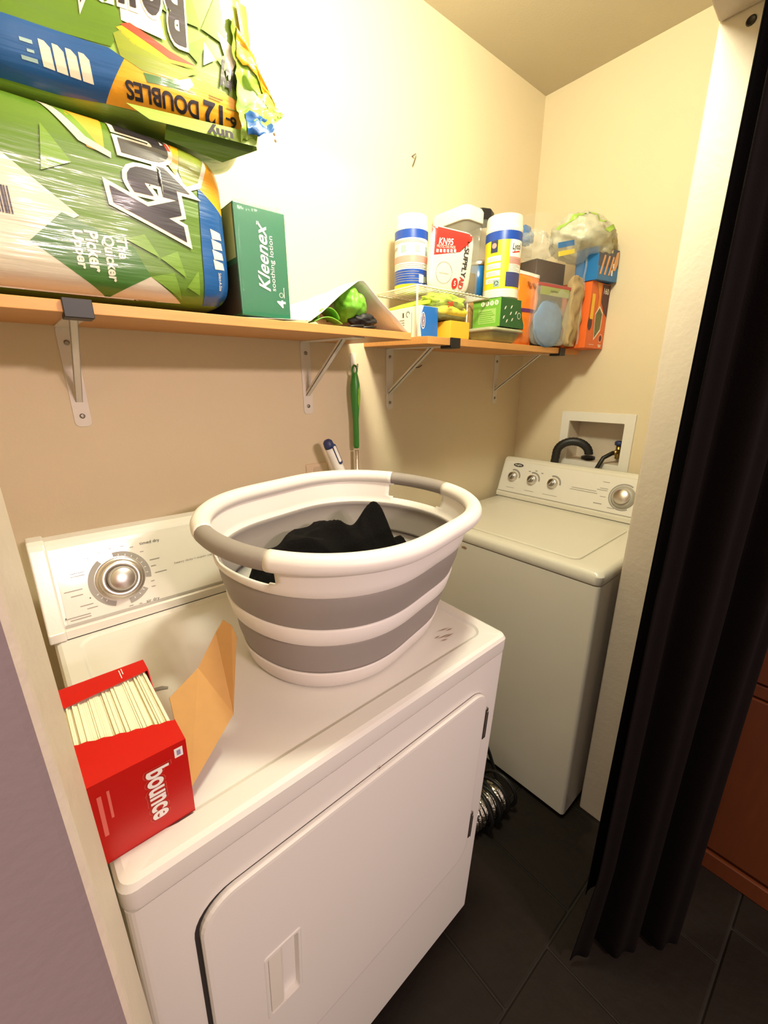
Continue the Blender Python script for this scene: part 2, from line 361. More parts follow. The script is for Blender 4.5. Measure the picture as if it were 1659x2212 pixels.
decal('residue', [poly((-.630, .300), (-.612, .296), (-.604, .288), (-.606, .283), (-.616, .288), (-.634, .293))], greyp, tmap(-.002), DR, .0012)
decal('paint_chip', [poly((-.374, -.1005), (-.368, -.0985), (-.366, -.1), (-.372, -.102))], rust, lambda u, v, o: (u, -o, v), DR, .0025)

# ================================================================== washer
WS = empty('washing_machine', (1.10981, -0.74495, 0), (0, 0, 0.0211), 'ivory top-loading washing machine against the end wall, console with three knobs', 'washer')
WW = .702
def wl(i, z, r): return [(x, y, z) for x, y in rrect(i, .64 - i, i, WW - i, r)]
MB().loft([wl(.003, .022, .012), wl(.003, .882, .012)]).build('cabinet_body', enamel2, WS)
MB().loft([wl(.02, .004, .012), wl(.02, .024, .012)]).build('base', gap, WS)
MB().loft([wl(.002, .886, .02), wl(0, .892, .02), wl(0, .912, .02), wl(.006, .922, .02), wl(.014, .926, .02),
           [(x, y, .926) for x, y in rrect(.040, .455, .085, .620, .03)], [(x, y, .9225) for x, y in rrect(.044, .451, .089, .616, .028)]]).build('top_deck', enamel2, WS, smooth=True)
crisp(bpy.data.objects['top_deck'], .6)
MB().loft([[(x, y, .9225) for x, y in rrect(.047, .448, .092, .613, .026)], [(x, y, .9275) for x, y in rrect(.047, .448, .092, .613, .026)], [(x, y, .9295) for x, y in rrect(.052, .443, .097, .608, .024)],
           [(x, y, .9285) for x, y in rrect(.075, .42, .12, .585, .02)]]).build('lid', enamel2, WS, smooth=True)
crisp(bpy.data.objects['lid'], .3)
wp = [(.515, .926), (.515, .946), (.521, .949), (.571, 1.088), (.578, 1.096), (.59, 1.101), (.635, 1.095), (.648, 1.07), (.648, .926)]
MB().prism(wp, .0, WW, 'y').build('console', enamel2, WS, bevel=.004)
MB().prism([(.5153, .925), (.5153, .928), (.52, .928), (.52, .925)], .004, WW - .004, 'y').build('console_seam', gap, WS)
_wd = Vector((.050, 0, .139)).normalized(); _wn = Vector((-_wd.z, 0, _wd.x))
def wmap(u, v, o): return Vector((.521, WW - u, .949)) + _wd * (v - .022) + _wn * o        # u from the left end as read
MB().loft([[wmap(x, v, 0) for x, v in rrect(.008, WW - .008, .024, .166, .006)], [wmap(x, v, .001) for x, v in rrect(.008, WW - .008, .024, .166, .006)]]).build('control_panel', plasticw, WS)
decal('trim_line', [rect(.006, WW - .006, .0225, .0265)], greytrim, wmap, WS, .0015)
R3 = Matrix(((0, _wd.x, _wn.x), (-1, 0, 0), (0, _wd.z, _wn.z))).to_4x4()
for u in (.066, .162, .258):
    Mk = Matrix.Translation(wmap(u, .097, .001)) @ R3
    k = MB().lathe([(.022, 0), (.022, .003), (.0205, .005), (.0195, .014), (.0165, .0165), (.0001, .0165)], 32, Mk).build('selector_knob', chrome, WS, smooth=True)
    MB().lathe([(.015, .0160), (.0145, .018), (.0001, .0175)], 24, Mk).build('knob_cap', steel, k, smooth=True)
    MB().box(-.0022, .0022, -.012, .016, .017, .021).build('knob_pointer', greytrim, k).matrix_local = Mk @ Matrix.Rotation(-.6, 4, 'Z')
decal('knob_scale', [ring(u, .097, .028, .0355, -5, 110, 16) for u in (.066, .162, .258)], greyp, wmap, WS, .0014)
Mk = Matrix.Translation(wmap(.540, .092, .001)) @ R3
k = MB().lathe([(.044, 0), (.044, .003), (.041, .005), (.038, .012), (.034, .0145), (.028, .015)], 40, Mk).build('timer_dial', greytrim, WS, smooth=True)
MB().lathe([(.029, .012), (.028, .024), (.026, .027), (.0001, .0262)], 40, Mk).build('dial_cap', chrome, k, smooth=True)
decal('dial_scale', [ring(.540, .092, .047, .052, 60, 300, 40)], greyp, wmap, WS, .0014)
decal('fine_print', [rect(.045, .085, .0445, .0465), rect(.138, .182, .0445, .0465), rect(.225, .290, .0445, .0465), rect(.34, .44, .096, .0985), rect(.335, .445, .088, .0905), rect(.455, .48, .138, .1405), rect(.45, .48, .112, .1145), rect(.44, .48, .105, .1075), rect(.458, .48, .080, .0825), rect(.44, .472, .050, .0535), rect(.495, .52, .042, .0445)] +
      [rect(.135 + k * .03, .145 + k * .03, .130 + .006 * (k == 1), .1345 + .006 * (k == 1)) for k in range(3)], greyp, wmap, WS, .0014)
decal('badge', [disc(.078, .152, .025, .0085)], darkp, wmap, WS, .0016)
decal('lettering', [word('Inglis', .078, .152, .032, .009, bold=.01)], whitep, wmap, WS, .0022)
decal('rust_spot', [poly((-.49, .885), (-.475, .888), (-.465, .883), (-.472, .878), (-.488, .879))], rust, lambda u, v, o: (.003 - o, -u, v - .02), WS, .001)
hose = []
for i in range(61):
    t = i / 60.0
    if t < .45: a = t / .45; p = (XR - 1.10981 - .06, .50 - .02 * a, .90 + .24 * a)
    else: a = (t - .45) / .55 * PI; p = (XR - 1.10981 - .06 + .055 * (1 - math.cos(a)) / 2, .48 - .115 * (1 - math.cos(a)) / 2, 1.14 + .052 * math.sin(a))
    hose.append(p)
MB().tube(hose, [.0165 + .0015 * (i % 2) for i in range(61)], 12).build('drain_hose', rubber, WS, smooth=True)
sup = [(XR - 1.10981 - .03, .335 - .02, .98), (XR - 1.10981 - .03, .315, 1.09), (XR - 1.10981 - .015, .300, 1.135), (XR - 1.10981 + .02, .278, 1.155), (XR - 1.10981 + .045, .27, 1.155)]
MB().tube(sup, .0085, 10).build('supply_hose', rubber, WS, smooth=True)

# outlet box
OB = empty('washer_outlet_box', (XR, (BY0 + BY1) / 2, BZ0), (0, 0, 0), 'recessed cream plastic washer outlet box set in the end wall', 'outlet box')
yc = (BY0 + BY1) / 2; hw = (BY1 - BY0) / 2; hz = BZ1 - BZ0
fm = MB(); fm.loft([[(0, y, z) for y, z in rrect(-hw - .038, hw + .036, -.03, hz + .038, .004, 3)], [(-.009, y, z) for y, z in rrect(-hw - .038, hw + .036, -.03, hz + .038, .004, 3)],
                    [(-.009, y, z) for y, z in rrect(-hw, hw, 0, hz, .003, 3)], [(.0, y, z) for y, z in rrect(-hw, hw, 0, hz, .003, 3)]], False, False)
fm.build('frame', plasticw, OB, bevel=.001)
MB().loft([[(.0, y, z) for y, z in rrect(-hw, hw, 0, hz, .003, 3)], [(.085, y, z) for y, z in rrect(-hw + .004, hw - .004, .003, hz - .003, .003, 3)]], False, True).build('recess', jambm, OB)
brass = mat('brass', S(170, 140, 80), .35, 1.0); bluek = mat('blue_knob', S(40, 50, 90), .5)
MB().tube([(.045, -.105 + .02, .02), (.045, -.085, .075)], .011, 12).tube([(.045, -.085, .052), (.01, -.085, .047)], .010, 12).build('valve_body', brass, OB, smooth=True)
MB().lathe([(.016, 0), (.018, .004), (.018, .014), (.012, .018), (.0001, .018)], 10, Matrix.Translation((.045, -.085, .075))).build('valve_handle', bluek, OB, smooth=True)
MB().lathe([(.028, 0), (.028, .010), (.022, .012), (.022, .0)], 20, Matrix.Translation((.045, .035, .004))).build('drain_collar', blackp, OB, smooth=True)

# ================================================================== laundry basket and clothes (on the dryer top)
DM = Matrix.Translation((0.68601, -0.73232, 0.91601)) @ Euler((0.0424, 0.0214, 0.038)).to_matrix().to_4x4()
def on_dryer(o, lx, ly, lz=0.0, rz=0.0):
    m = DM @ Matrix.Translation((lx, ly, lz)) @ Matrix.Rotation(rz, 4, 'Z'); o.location = m.to_translation(); o.rotation_euler = m.to_euler(); return o
BK = on_dryer(empty('laundry_basket', label='white oval laundry basket with two grey collapsible bands and grey grips', cat='basket'), -.2487, .2511, 0.0, .2156)
def outl(t, A, B, pinch=.0645, n=2.19):
    if A < 1e-9: return 0.0, 0.0
    c, s = math.cos(t), math.sin(t)
    u = A * math.copysign(abs(c) ** (2 / n), c); v = B * math.copysign(abs(s) ** (2 / n), s)
    return u, v * (1 - pinch * math.exp(-(u / (.42 * A)) ** 2))
NB = 120
def bl(A, B, z): return [outl(2 * PI * k / NB, A, B) + (z,) for k in range(NB)]
HB = .2671
def AB(h):
    t = (h / HB) ** .9
    return .2128 + .053 * t, .1666 + .0573 * t
def band(name, m, hs, dd):
    mb = MB(); mb.loft([bl(AB(h)[0] + e, AB(h)[1] + e, h) for h, e in zip(hs, dd)], False, False); return mb.build(name, m, BK, smooth=True, solid=.0035)
band('base_band', baskw, [.001, .006, .036, .039], [-.006, 0, .002, .002])
MB().loft([bl(.211, .165, .004), bl(.205, .16, .006)], False, True).build('basket_floor', baskw, BK)
band('lower_grey_band', baskg, [.036, .044, .068, .096, .106], [-.002, -.001, .001, -.001, -.004])
band('middle_band', baskw, [.103, .107, .135, .138], [-.001, .003, .004, .001])
band('upper_grey_band', baskg, [.135, .142, .172, .197, .206], [0, .001, .004, .003, -.002])
ub = MB(); hs = [.203, .206, .219, .223, .229, .236, .244, .252, .262]; V = []; F = []
for h in hs: V += bl(AB(h)[0] + (.006 if h > .204 else .003), AB(h)[1] + (.006 if h > .204 else .003), h)
for i in range(len(hs) - 1):
    for j in range(NB):
        a, b = i * NB + j, i * NB + (j + 1) % NB
        mv = (V[a][1] + V[b][1]) / 2; hm = (hs[i] + hs[i + 1]) / 2
        lim = .072 if .222 < hm < .252 else (.068 if hm > .218 else 0)
        if abs(mv) < lim and hm > .219: continue
        F.append((a, b, b + NB, a + NB))
ub.add(V, F).build('upper_band', baskw, BK, smooth=True, solid=.004)
lp = []; rim = []
def rimpt(t): u, v = outl(t, AB(HB)[0] + .012, AB(HB)[1] + .012); return Vector((u, v, HB))
for sgn in (0, 1):
    pts = [rimpt(sgn * PI + .30 + (PI - .60) * k / 60) for k in range(61)]
    rim.append(pts)
rm = MB()
for p in rim: rm.tube(p, .0165, 14)
rm.build('rim', baskw, BK, smooth=True)
for sgn in (0, 1):
    pts = [rimpt(sgn * PI - .31 + .62 * k / 24) for k in range(25)]
    MB().tube(pts, .0158, 14).build('grip', baskg, BK, smooth=True)
GA = on_dryer(tag(bpy.data.objects.new('garment', bpy.data.meshes.new('garment')), 'rumpled black garment heaped inside the laundry basket', 'clothing'), -.2487, .2511, 0.008, .2156)
COL.objects.unlink(GA) if GA.name in COL.objects else None
def gfn(a, b):
    r = a; t = 2 * PI * b; u, v = outl(t, .222 * r, .172 * r)
    q = Vector((u * 7, v * 7, 0.3))
    z = .122 + .022 * noise.noise(q) + .026 * (1 - abs(noise.noise(q * 1.7 + Vector((3, 1, 0)))) * 2.2) + .010 * noise.noise(q * 4)
    z += .070 * math.exp(-((u + .005) / .085) ** 2 - ((v - .085) / .060) ** 2)
    z += .092 * math.exp(-((u - .135) / (.075 if u < .135 else .022)) ** 2 - ((v - .03) / (.045 if v < .03 else .03)) ** 2)
    z += .020 * math.exp(-((u + .10) / .06) ** 2 - ((v + .03) / .06) ** 2)
    if r > .9: z -= (r - .9) * .5
    return (u, v, z)
gm = MB().grid(gfn, 60, 120, False, True).mesh('garment'); gm.materials.append(black_f)
for p in gm.polygons: p.use_smooth = True
GA.data = gm; COL.objects.link(GA)

# ================================================================== dryer sheet box
BX = on_dryer(empty('dryer_sheet_box', label='red torn-open dryer sheet box with cardboard flap, on the dryer', cat='box'), -.705, .130, 0.0, 0.0)
x0, x1, y0, y1, hb = -.060, .060, -.090, .092, .113
T_ = .0012
MB().box(x0, x1, y0, y0 + T_, 0, hb).build('front_panel', redc, BX, bevel=.0006)
MB().box(x0, x1, y1 - T_, y1, 0, hb).build('back_panel', redc, BX, bevel=.0006)
MB().box(x0, x0 + T_, y0, y1, 0, hb).build('side_panel', redc, BX, bevel=.0006)
MB().add([(x1, y0, 0), (x1, y1, 0), (x1, y1, hb), (x1, y1 - .028, hb), (x1, y1 - .045, hb - .020), (x1, y0 + .06, hb - .030), (x1, y0 + .038, hb), (x1, y0, hb)], [(0, 1, 2, 3, 4, 5, 6, 7)]).build('side_panel', redc, BX, solid=T_)
MB().box(x0, x1, y0, y1, 0.0005, .002).build('bottom_panel', redc, BX)
jag = [(x0 + .012 + (x1 - x0 - .012) * k / 14, y0 + .072 - .036 * k / 14 + (.002 if k % 2 else 0)) for k in range(15)]
tf = [(x0, y0), (x1, y0)] + jag[::-1] + [(x0 + .010, y1 - .040), (x0, y1 - .042)]
MB().add([(a, b, hb) for a, b in tf], [tuple(range(len(tf)))]).build('top_panel', redc, BX, solid=T_)
MB().add([(x0, y1 - .045, hb), (x0 + .012, y1 - .042, hb), (x1, y1 - .028, hb), (x1, y1, hb), (x0, y1, hb)], [(0, 1, 2, 3, 4)]).build('top_rear_panel', redc, BX, solid=T_)
st = MB()
for k in range(52):
    a = x0 + .012 + k * .00202; dz = random.uniform(-.003, .002)
    st.box(a, a + .0019, y0 + .004, y1 - .004 - random.uniform(0, .004), .003, hb - .004 + dz)
tag(st.build('dryer_sheets', sheetm, BX), kind='stuff')
fl_ = MB(); L0 = Vector((.0605, -.082, .028)); L1 = Vector((.066, -.012, .114)); L2 = Vector((.113, .018, .118)); L3 = Vector((.139, -.030, .056))
T1 = Vector((.146, .030, .156)); T2 = Vector((.157, .027, .174)); T3 = Vector((.163, .012, .170)); T4 = Vector((.165, .002, .155))
fl_.add([L0, L1, L2, L3, T1, T2, T3, T4], [(0, 1, 2, 3), (2, 4, 5, 6, 7, 3)])
fl_.build('torn_flap', cardb, BX, solid=.0012)
bfm = lambda u, v, o: (u, y0 - o, v)
decal('brand_panel', [word('bounce', .028, .058, .072, .024, -PI / 2, bold=.085, ref=0.0)], mat('red_light', S(214, 70, 56), .4), bfm, BX, .0004)
decal('outline', [word('bounce', .028, .058, .072, .024, -PI / 2, bold=.06, ref=0.0)], mat('red_dark', S(170, 26, 20), .4), bfm, BX, .0007)
decal('lettering', [word('bounce', .028, .058, .070, .022, -PI / 2, bold=.03, ref=0.0)], whitep, bfm, BX, .001)
decal('seal', [rect(.047, .056, .094, .107)], whitep, bfm, BX, .0005); decal('seal_print', [rect(.0495, .0535, .097, .104)], mat('violet_print', S(150, 140, 180), .5), bfm, BX, .0009)
decal('fine_print', [rect(-.020, -.0175, .060, .098), rect(-.029, -.025, .040, .096), rect(-.047, -.045, .010, .016)], mat('pink_print', S(226, 110, 96), .5), bfm, BX, .0005)
decal('lettering', [word('bounce', x0 + .014, y1 - .022, .034, .012, -PI / 2 + .2, bold=.01)], whitep, tmap(hb), BX, .0012)
decal('fine_print', [rect(.028, .029, y1 - .026, y1 - .006), rect(.031, .032, y1 - .018, y1 - .004)], whitep, tmap(hb), BX, .0012)

# ================================================================== soft pillow-shaped packs
class Pillow:
    """rounded soft pack: centre, half sizes, superellipse n in cross-section, m along x"""
    def __init__(s, hx, hy, hz, n=5.0, m=7.0, wr=0.0, ws=12.0, seed=0):
        s.hx, s.hy, s.hz, s.n, s.m, s.wr, s.ws, s.seed = hx, hy, hz, n, m, wr, ws, seed
    def e(s, x): return max(0.0, 1 - abs(min(1, abs(x) / s.hx)) ** s.m) ** (1 / s.m)
    def wrk(s, x, y, z): return s.wr * noise.noise(Vector((x * s.ws, y * s.ws + s.seed, z * s.ws)))
    def front(s, x, z, off=0.0):
        e = max(.05, s.e(x)); q = min(.999, abs(z) / (s.hz * e)); y = -s.hy * e * (1 - q ** s.n) ** (1 / s.n)
        return (x, y + s.wrk(x, y, z) - off, z)
    def build(s, name, m, parent, nu=60, nv=72):
        def fn(a, b):
            xx = math.sin((a - .5) * PI); x = s.hx * math.copysign(abs(xx) ** .8, xx); e = max(.02, s.e(x)); t = 2 * PI * b
            k = b * 8.0
            if k < 2: c, q = 1, k - 1
            elif k < 4: c, q = 3 - k, 1
            elif k < 6: c, q = -1, 5 - k
            else: c, q = k - 7, -1
            g = (abs(c) ** s.n + abs(q) ** s.n) ** (-1 / s.n)
            y = s.hy * e * c * g; z = s.hz * e * q * g
            return (x, y + s.wrk(x, y, z), z)
        mb = MB(); mb.grid(fn, nu, nv, False, True)
        return mb.build(name, m, parent, smooth=True)
gP = pack('pack_green', S(84, 116, 27)); gP2 = pack('pack_light_green', S(136, 166, 66)); wP = pack('pack_white', S(196, 184, 166)); bP = pack('pack_blue', S(22, 78, 138)); yP = pack('pack_yellow', S(222, 156, 32))
oP = pack('pack_orange', S(240, 150, 50)); rP = pack('pack_red', S(214, 62, 40)); kP = pack('pack_black', S(34, 28, 34)); dgP = pack('pack_dark_green', S(58, 104, 34)); olP = pack('pack_olive', S(128, 138, 44)); w2P = pack('pack_offwhite', S(216, 206, 188)); navy = pack('pack_navy', S(38, 46, 84)); mgP = pack('pack_mid_green', S(106, 140, 42)); bgP = pack('pack_blue_grey', S(150, 176, 176))
TX0, TX1 = -.345, .337
PT = empty('paper_towel_package', ((TX0 + TX1) / 2, -.150, zA(-.15) + .003), label='large green and white paper towel package lying on the shelf', cat='paper towels', group='paper towel packages')
pc = Pillow((TX1 - TX0) / 2, .138, .1325, 6, 9, .003, 9); zc = .1335; xc = (TX0 + TX1) / 2
body = pc.build('wrapper', gP, PT, 130, 240); body.location = (0, 0, zc)
def pm(u, v, o): p = pc.front(u - xc, v - 1.5665 - zc, o); return (p[0], p[1], p[2] + zc)
def pd(n, it, m, o, c=.012): return decal(n, it, m, pm, PT, o + .0010, min(c, .007))
pd('white_field', [poly((-.30, 1.80), (-.08, 1.795), (.017, 1.741), (.097, 1.681), (.029, 1.636), (.119, 1.572), (.186, 1.609), (.236, 1.575), (.159, 1.573), (-.022, 1.573), (-.30, 1.573))], wP, .0008)
pd('blue_band', [poly((.284, 1.763), (.3285, 1.731), (.331, 1.662), (.329, 1.600), (.318, 1.580), (.276, 1.576), (.279, 1.668))], bP, .0008)
pd('yellow_patch', [poly((.284, 1.763), (.291, 1.800), (.302, 1.822), (.322, 1.815), (.330, 1.774), (.3285, 1.731))], yP, .0008)
pd('orange_patch', [poly((.100, 1.826), (.150, 1.826), (.146, 1.773), (.124, 1.776))], oP, .0008)
pd('swoosh', [poly((.072, 1.826), (.086, 1.826), (.124, 1.789), (.155, 1.777), (.154, 1.769), (.114, 1.781))], wP, .0012)
pd('light_green_patch', [poly((.088, 1.826), (.104, 1.826), (.140, 1.782), (.124, 1.789))], mgP, .0010)
pd('red_patch', [poly((.226, 1.826), (.251, 1.826), (.242, 1.779), (.230, 1.795))], rP, .0010)
pd('yellow_strip', [poly((.251, 1.826), (.264, 1.826), (.255, 1.785), (.249, 1.77), (.242, 1.779))], yP, .0010)
pd('olive_patch', [poly((.264, 1.826), (.302, 1.824), (.302, 1.808), (.285, 1.769), (.262, 1.757), (.254, 1.778))], olP, .0010)
pd('swoosh_edge', [poly((.302, 1.822), (.308, 1.822), (.306, 1.800), (.289, 1.762), (.262, 1.750), (.248, 1.770), (.252, 1.778), (.262, 1.757), (.285, 1.769), (.302, 1.808))], w2P, .0012)
pd('dark_green_diamond', [poly((.075, 1.681), (.165, 1.650), (.186, 1.609), (.119, 1.572), (.029, 1.636))], dgP, .0010)
pd('light_facets', [poly((.155, 1.66), (.185, 1.672), (.205, 1.640)), poly((.205, 1.64), (.235, 1.655), (.245, 1.615)), poly((.186, 1.609), (.225, 1.62), (.236, 1.580)), poly((.245, 1.60), (.268, 1.63), (.268, 1.59)), poly((.07, 1.79), (.10, 1.75), (.06, 1.73))], mgP, .0011)
kt = dict(ref=0.0, shear=.12)
pd('lettering_outline', [word('nty', .200, 1.752, .150, .100, -PI / 2 + .10, bold=.11, **kt)], w2P, .0018, .012)
pd('lettering', [word('nty', .200, 1.752, .150, .100, -PI / 2 + .10, bold=.055, **kt)], kP, .0026, .012)
pd('slogan', [word('The', .149, 1.645, .030, .014, -PI / 2, bold=.03), word('Quicker', .129, 1.627, .064, .017, -PI / 2, bold=.03), word('Picker', .108, 1.634, .056, .017, -PI / 2, bold=.03), word('Upper', .088, 1.634, .052, .017, -PI / 2, bold=.03)], w2P, .0018, .02)
pd('fine_print', [word('Select-A-Size', .309, 1.618, .030, .006, -PI / 2)], w2P, .0018, .02)
pd('sheet_icon', [poly((.2985, 1.703 - k * .0165), (.318, 1.700 - k * .0165), (.320, 1.689 - k * .0165), (.3005, 1.687 - k * .0165)) for k in range(4)], w2P, .0016, .02)
pd('barcode', [rect(-.012 + .0034 * k, -.012 + .0034 * k + (.0018 if k % 3 else .0026), 1.666, 1.700) for k in range(9)], kP, .0014)

PU = empty('paper_towel_package', (.035, -.28, 1.8370), (0, 0, -.1912), 'torn-open paper towel package stacked upside down on top of another', 'paper towels', 'paper towel packages')
uc = Pillow(.36, .12, .135, 5, 8, .006, 8, 5); ox, oy, oz = -.012, .121, .136
b2 = uc.build('wrapper', gP2, PU, 130, 240); b2.location = (ox, oy, oz)
def um(u, v, o): p = uc.front(u - ox, v - oz, o); return (p[0], p[1] + oy, p[2] + oz)
def ud(n, it, m, o, c=.012): return decal(n, it, m, um, PU, o + .0012, min(c, .007))
ud('green_field', [poly((-.25, .07), (.13, .07), (.15, .10), (.13, .16), (.05, .20), (-.25, .20))], gP, .0006)
ud('blue_band', [poly((-.25, .012), (-.25, .073), (.067, .070), (.126, .068), (.145, .060), (.112, .010), (.052, .008))], bP, .0009)
ud('yellow_band', [poly((.145, .060), (.167, .054), (.253, .066), (.325, .052), (.322, .022), (.318, .014), (.244, .009), (.112, .010))], yP, .0009)
ud('facets', [poly((.22, .13), (.24, .19), (.26, .13)), poly((.26, .13), (.29, .185), (.30, .12)), poly((.23, .10), (.27, .125), (.25, .085)), poly((.28, .10), (.31, .12), (.30, .08)), poly((.19, .14), (.20, .19), (.22, .13))], mgP, .0010)
ud('white_facets', [poly((.284, .135), (.318, .118), (.300, .085)), poly((.262, .115), (.278, .098), (.258, .085))], w2P, .0012)
ud('white_tear', [poly((.148, .104), (.155, .20), (.190, .20), (.205, .098), (.18, .10))], w2P, .0012)
ud('swoosh_red', [poly((.146, .099), (.159, .104), (.21, .087), (.248, .08), (.208, .077))], rP, .0014)
ud('swoosh_yellow', [poly((.140, .094), (.148, .098), (.209, .080), (.254, .077), (.205, .072), (.16, .080))], yP, .0012)
ud('swoosh_olive', [poly((.135, .086), (.145, .092), (.165, .079), (.207, .072), (.250, .073), (.211, .052), (.167, .052), (.140, .062))], olP, .0012)
ud('swoosh_green', [poly((.168, .050), (.212, .052), (.230, .056), (.226, .044), (.172, .040))], dgP, .0013)
ud('swoosh_blue', [poly((.212, .052), (.235, .062), (.240, .055), (.226, .042))], bgP, .0014)
ud('yellow_corner', [poly((.319, .185), (.338, .19), (.340, .125), (.337, .082), (.325, .09), (.326, .126))], oP, .0010)
ud('sheet_icon', [poly((.041 + k * .0152, .055 - k * .0005), (.0475 + k * .0152, .0545 - k * .0005), (.0535 + k * .0152, .049 - k * .0005), (.0545 + k * .0152, .027 - k * .0012), (.0415 + k * .0152, .028 - k * .0012)) for k in range(4)], w2P, .0014)
ud('fine_print', [rect(.020, .034, .047, .051), rect(.026, .034, .038, .041), rect(.018, .036, .029, .033)], bgP, .0014)
ud('lettering', [word('DOUBLES', .193, .027, .102, .018, PI, bold=.03), word('12', .268, .0275, .028, .026, PI, bold=.035), word('6-', .297, .027, .017, .012, PI, bold=.03)], kP, .0020)
ud('yellow_fine_print', [rect(.215, .240, .0445, .046), rect(.262, .285, .049, .0505), rect(.262, .280, .046, .0473), rect(.290, .308, .041, .0425)], olP, .0018)
ud('brand_outline', [word('Bounty', .152, .150, .170, .095, PI, bold=.085, ref=0.0, shear=.1)], w2P, .0018, .012)
ud('brand_lettering', [word('Bounty', .152, .150, .170, .095, PI, bold=.035, ref=0.0, shear=.1)], kP, .0026, .012)
ud('edge_lettering', [word('nty', .297, .083, .028, .034, PI, bold=.06)], kP, .0020, .012)
# crumpled loose film at the torn end
def tail(a, b):
    x = .318 + .082 * a; w_ = (1 - a) ** .75; zc_ = .078 - .012 * a; zz = zc_ + (b - .5) * (.150 * w_ + .020)
    y = -.004 + .05 * a * (.3 + b) + .016 * noise.noise(Vector((x * 38, b * 5, 2))) + .010 * noise.noise(Vector((x * 20, b * 14, 7)))
    return (x + .006 * noise.noise(Vector((b * 9, a * 4, 1))), y, zz + .008 * noise.noise(Vector((b * 11, a * 9, 3))))
MB().grid(tail, 24, 30).build('torn_film', gP2, PU, smooth=True)
def tail2(a, b): p = tail(.15 + .55 * a, .02 + .25 * b); return (p[0], p[1] - .003 - .004 * a, p[2] - .012 * a)
MB().grid(tail2, 10, 10).build('torn_blue_corner', bP, PU, smooth=True)
def tail3(a, b): p = tail(.1 + .9 * a, .72 + .28 * b); return (p[0], p[1] - .004, p[2])
MB().grid(tail3, 10, 10).build('torn_yellow_corner', yP, PU, smooth=True)
def tail4(a, b): p = tail(.02 + .6 * a, .30 + .2 * b); return (p[0], p[1] - .004, p[2])
MB().grid(tail4, 10, 8).build('clear_film', film2, PU, smooth=True)
MB().add([(.205, .004, .0), (.345, .010, .012), (.350, .02, -.004), (.290, .03, -.030), (.20, .02, -.02)], [(0, 1, 2, 3, 4)]).build('hanging_wrapper', gP, PU, solid=.0006)
MB().add([(.15, -.001, .006), (.350, .006, .014), (.345, .004, -.006), (.18, -.002, -.008)], [(0, 1, 2, 3)]).build('wrapper_underside', gP2, PU, solid=.0006)
decal('edge_lettering', [word('uny', .285, .001, .038, .012, PI, bold=.05)], kP, lambda u, v, o: (u, .0015 - o, v), PU, .004)

# tissue box pack
tg = mat('tissue_green', S(28, 104, 74), .35, var=.04, coat=.3); tb = mat('tissue_beige', S(206, 196, 150), .5)
TS = empty('tissue_box_pack', (.400, -.155, zA(-.155)), (0, 0, .02), 'dark green four-box tissue pack wrapped in clear plastic, beside the paper towels', 'tissue boxes')
X0, X1, Y0, Y1, Z1 = -.053, .056, -.118, .118, .205
box('box_stack', tg, X0, X1, Y0, Y1, 0.002, Z1 - .006, TS, .002)
fs = lambda u, v, o: (u, Y0 - o, v)
ls = lambda u, v, o: (X0 - o, -u, v)
decal('side_print', [rect(-Y1 + .004, -Y0 - .004, .105, Z1 - .01)], tb, ls, TS, .0008); decal('side_print', [rect(-Y1 + .004, -Y0 - .004, .006, .095)], mat('tissue_dark', S(50, 44, 52), .4), ls, TS, .0008)
decal('lettering', [word('Kleenex', .000, .112, .120, .024, PI / 2, bold=.015, shear=.35)], whitep, fs, TS, .001)
decal('slogan', [word('soothing lotion', .021, .103, .100, .012, PI / 2)], whitep, fs, TS, .001)
decal('count', [word('4', .035, .030, .013, .018, PI / 2, bold=.03)], whitep, fs, TS, .001)
decal('icon', [ring(.036, .047, .0040, .0048, 0, 360, 12), rect(.042, .0432, .042, .062), rect(-.008, -.0065, .168, .174), rect(-.005, -.0035, .168, .174)], whitep, fs, TS, .001)
wr_ = Pillow(.0585, .123, .1035, 12, 14, .0016, 30, 3)
wo = wr_.build('plastic_wrap', wrapf, TS); wo.location = ((X0 + X1) / 2, 0, .1035)
MB().grid(lambda a, b: (X0 + .008 + .09 * a, Y0 - .004 + .02 * b, Z1 - .004 + .010 * noise.noise(Vector((a * 6, b * 3, 1))) + .004 * b), 14, 6).build('wrap_fold', film2, TS, smooth=True)

# white bag with green things
bagm = mat('white_paper_bag', S(238, 234, 222), .6, var=.02, bump=.25, bscale=30)
def bagf(a, b):
    # tent-shaped open bag lying on its side: a runs along the mouth, b from the mouth to the closed back
    ctrl = [(.345, -.272, .001), (.430, -.278, .004), (.500, -.284, .006), (.530, -.286, .026), (.585, -.282, .068), (.640, -.276, .104), (.655, -.275, .107), (.668, -.272, .102), (.710, -.276, .066), (.760, -.282, .030), (.795, -.284, .001)]
    t = a * (len(ctrl) - 1); i = min(int(t), len(ctrl) - 2); f = t - i; p = Vector(ctrl[i]).lerp(Vector(ctrl[i + 1]), f)
    q = Vector((.42 + .30 * a, -.03, .001 + .060 * math.sin(PI * a)))
    r = p.lerp(q, b ** .9); r.z += .006 * noise.noise(Vector((a * 9, b * 6, 4))) * (b > .05)
    r.z = max(r.z, .001) + zA(r.y)
    return r
wb = empty('white_bag', (.57, -.15, zA(-.15)), label='open white bag sagging on the shelf edge with green straps inside', cat='bag')
bm_ = MB().grid(bagf, 60, 20); bm_.v = [tuple(Vector(p) - Vector((.57, -.15, zA(-.15)))) for p in bm_.v]
bm_.build('bag_sheet', bagm, wb, smooth=True, solid=.0008)
grn = mat('green_nylon', S(112, 176, 52), .45, var=.15, scale=20, bump=.3, bscale=40)
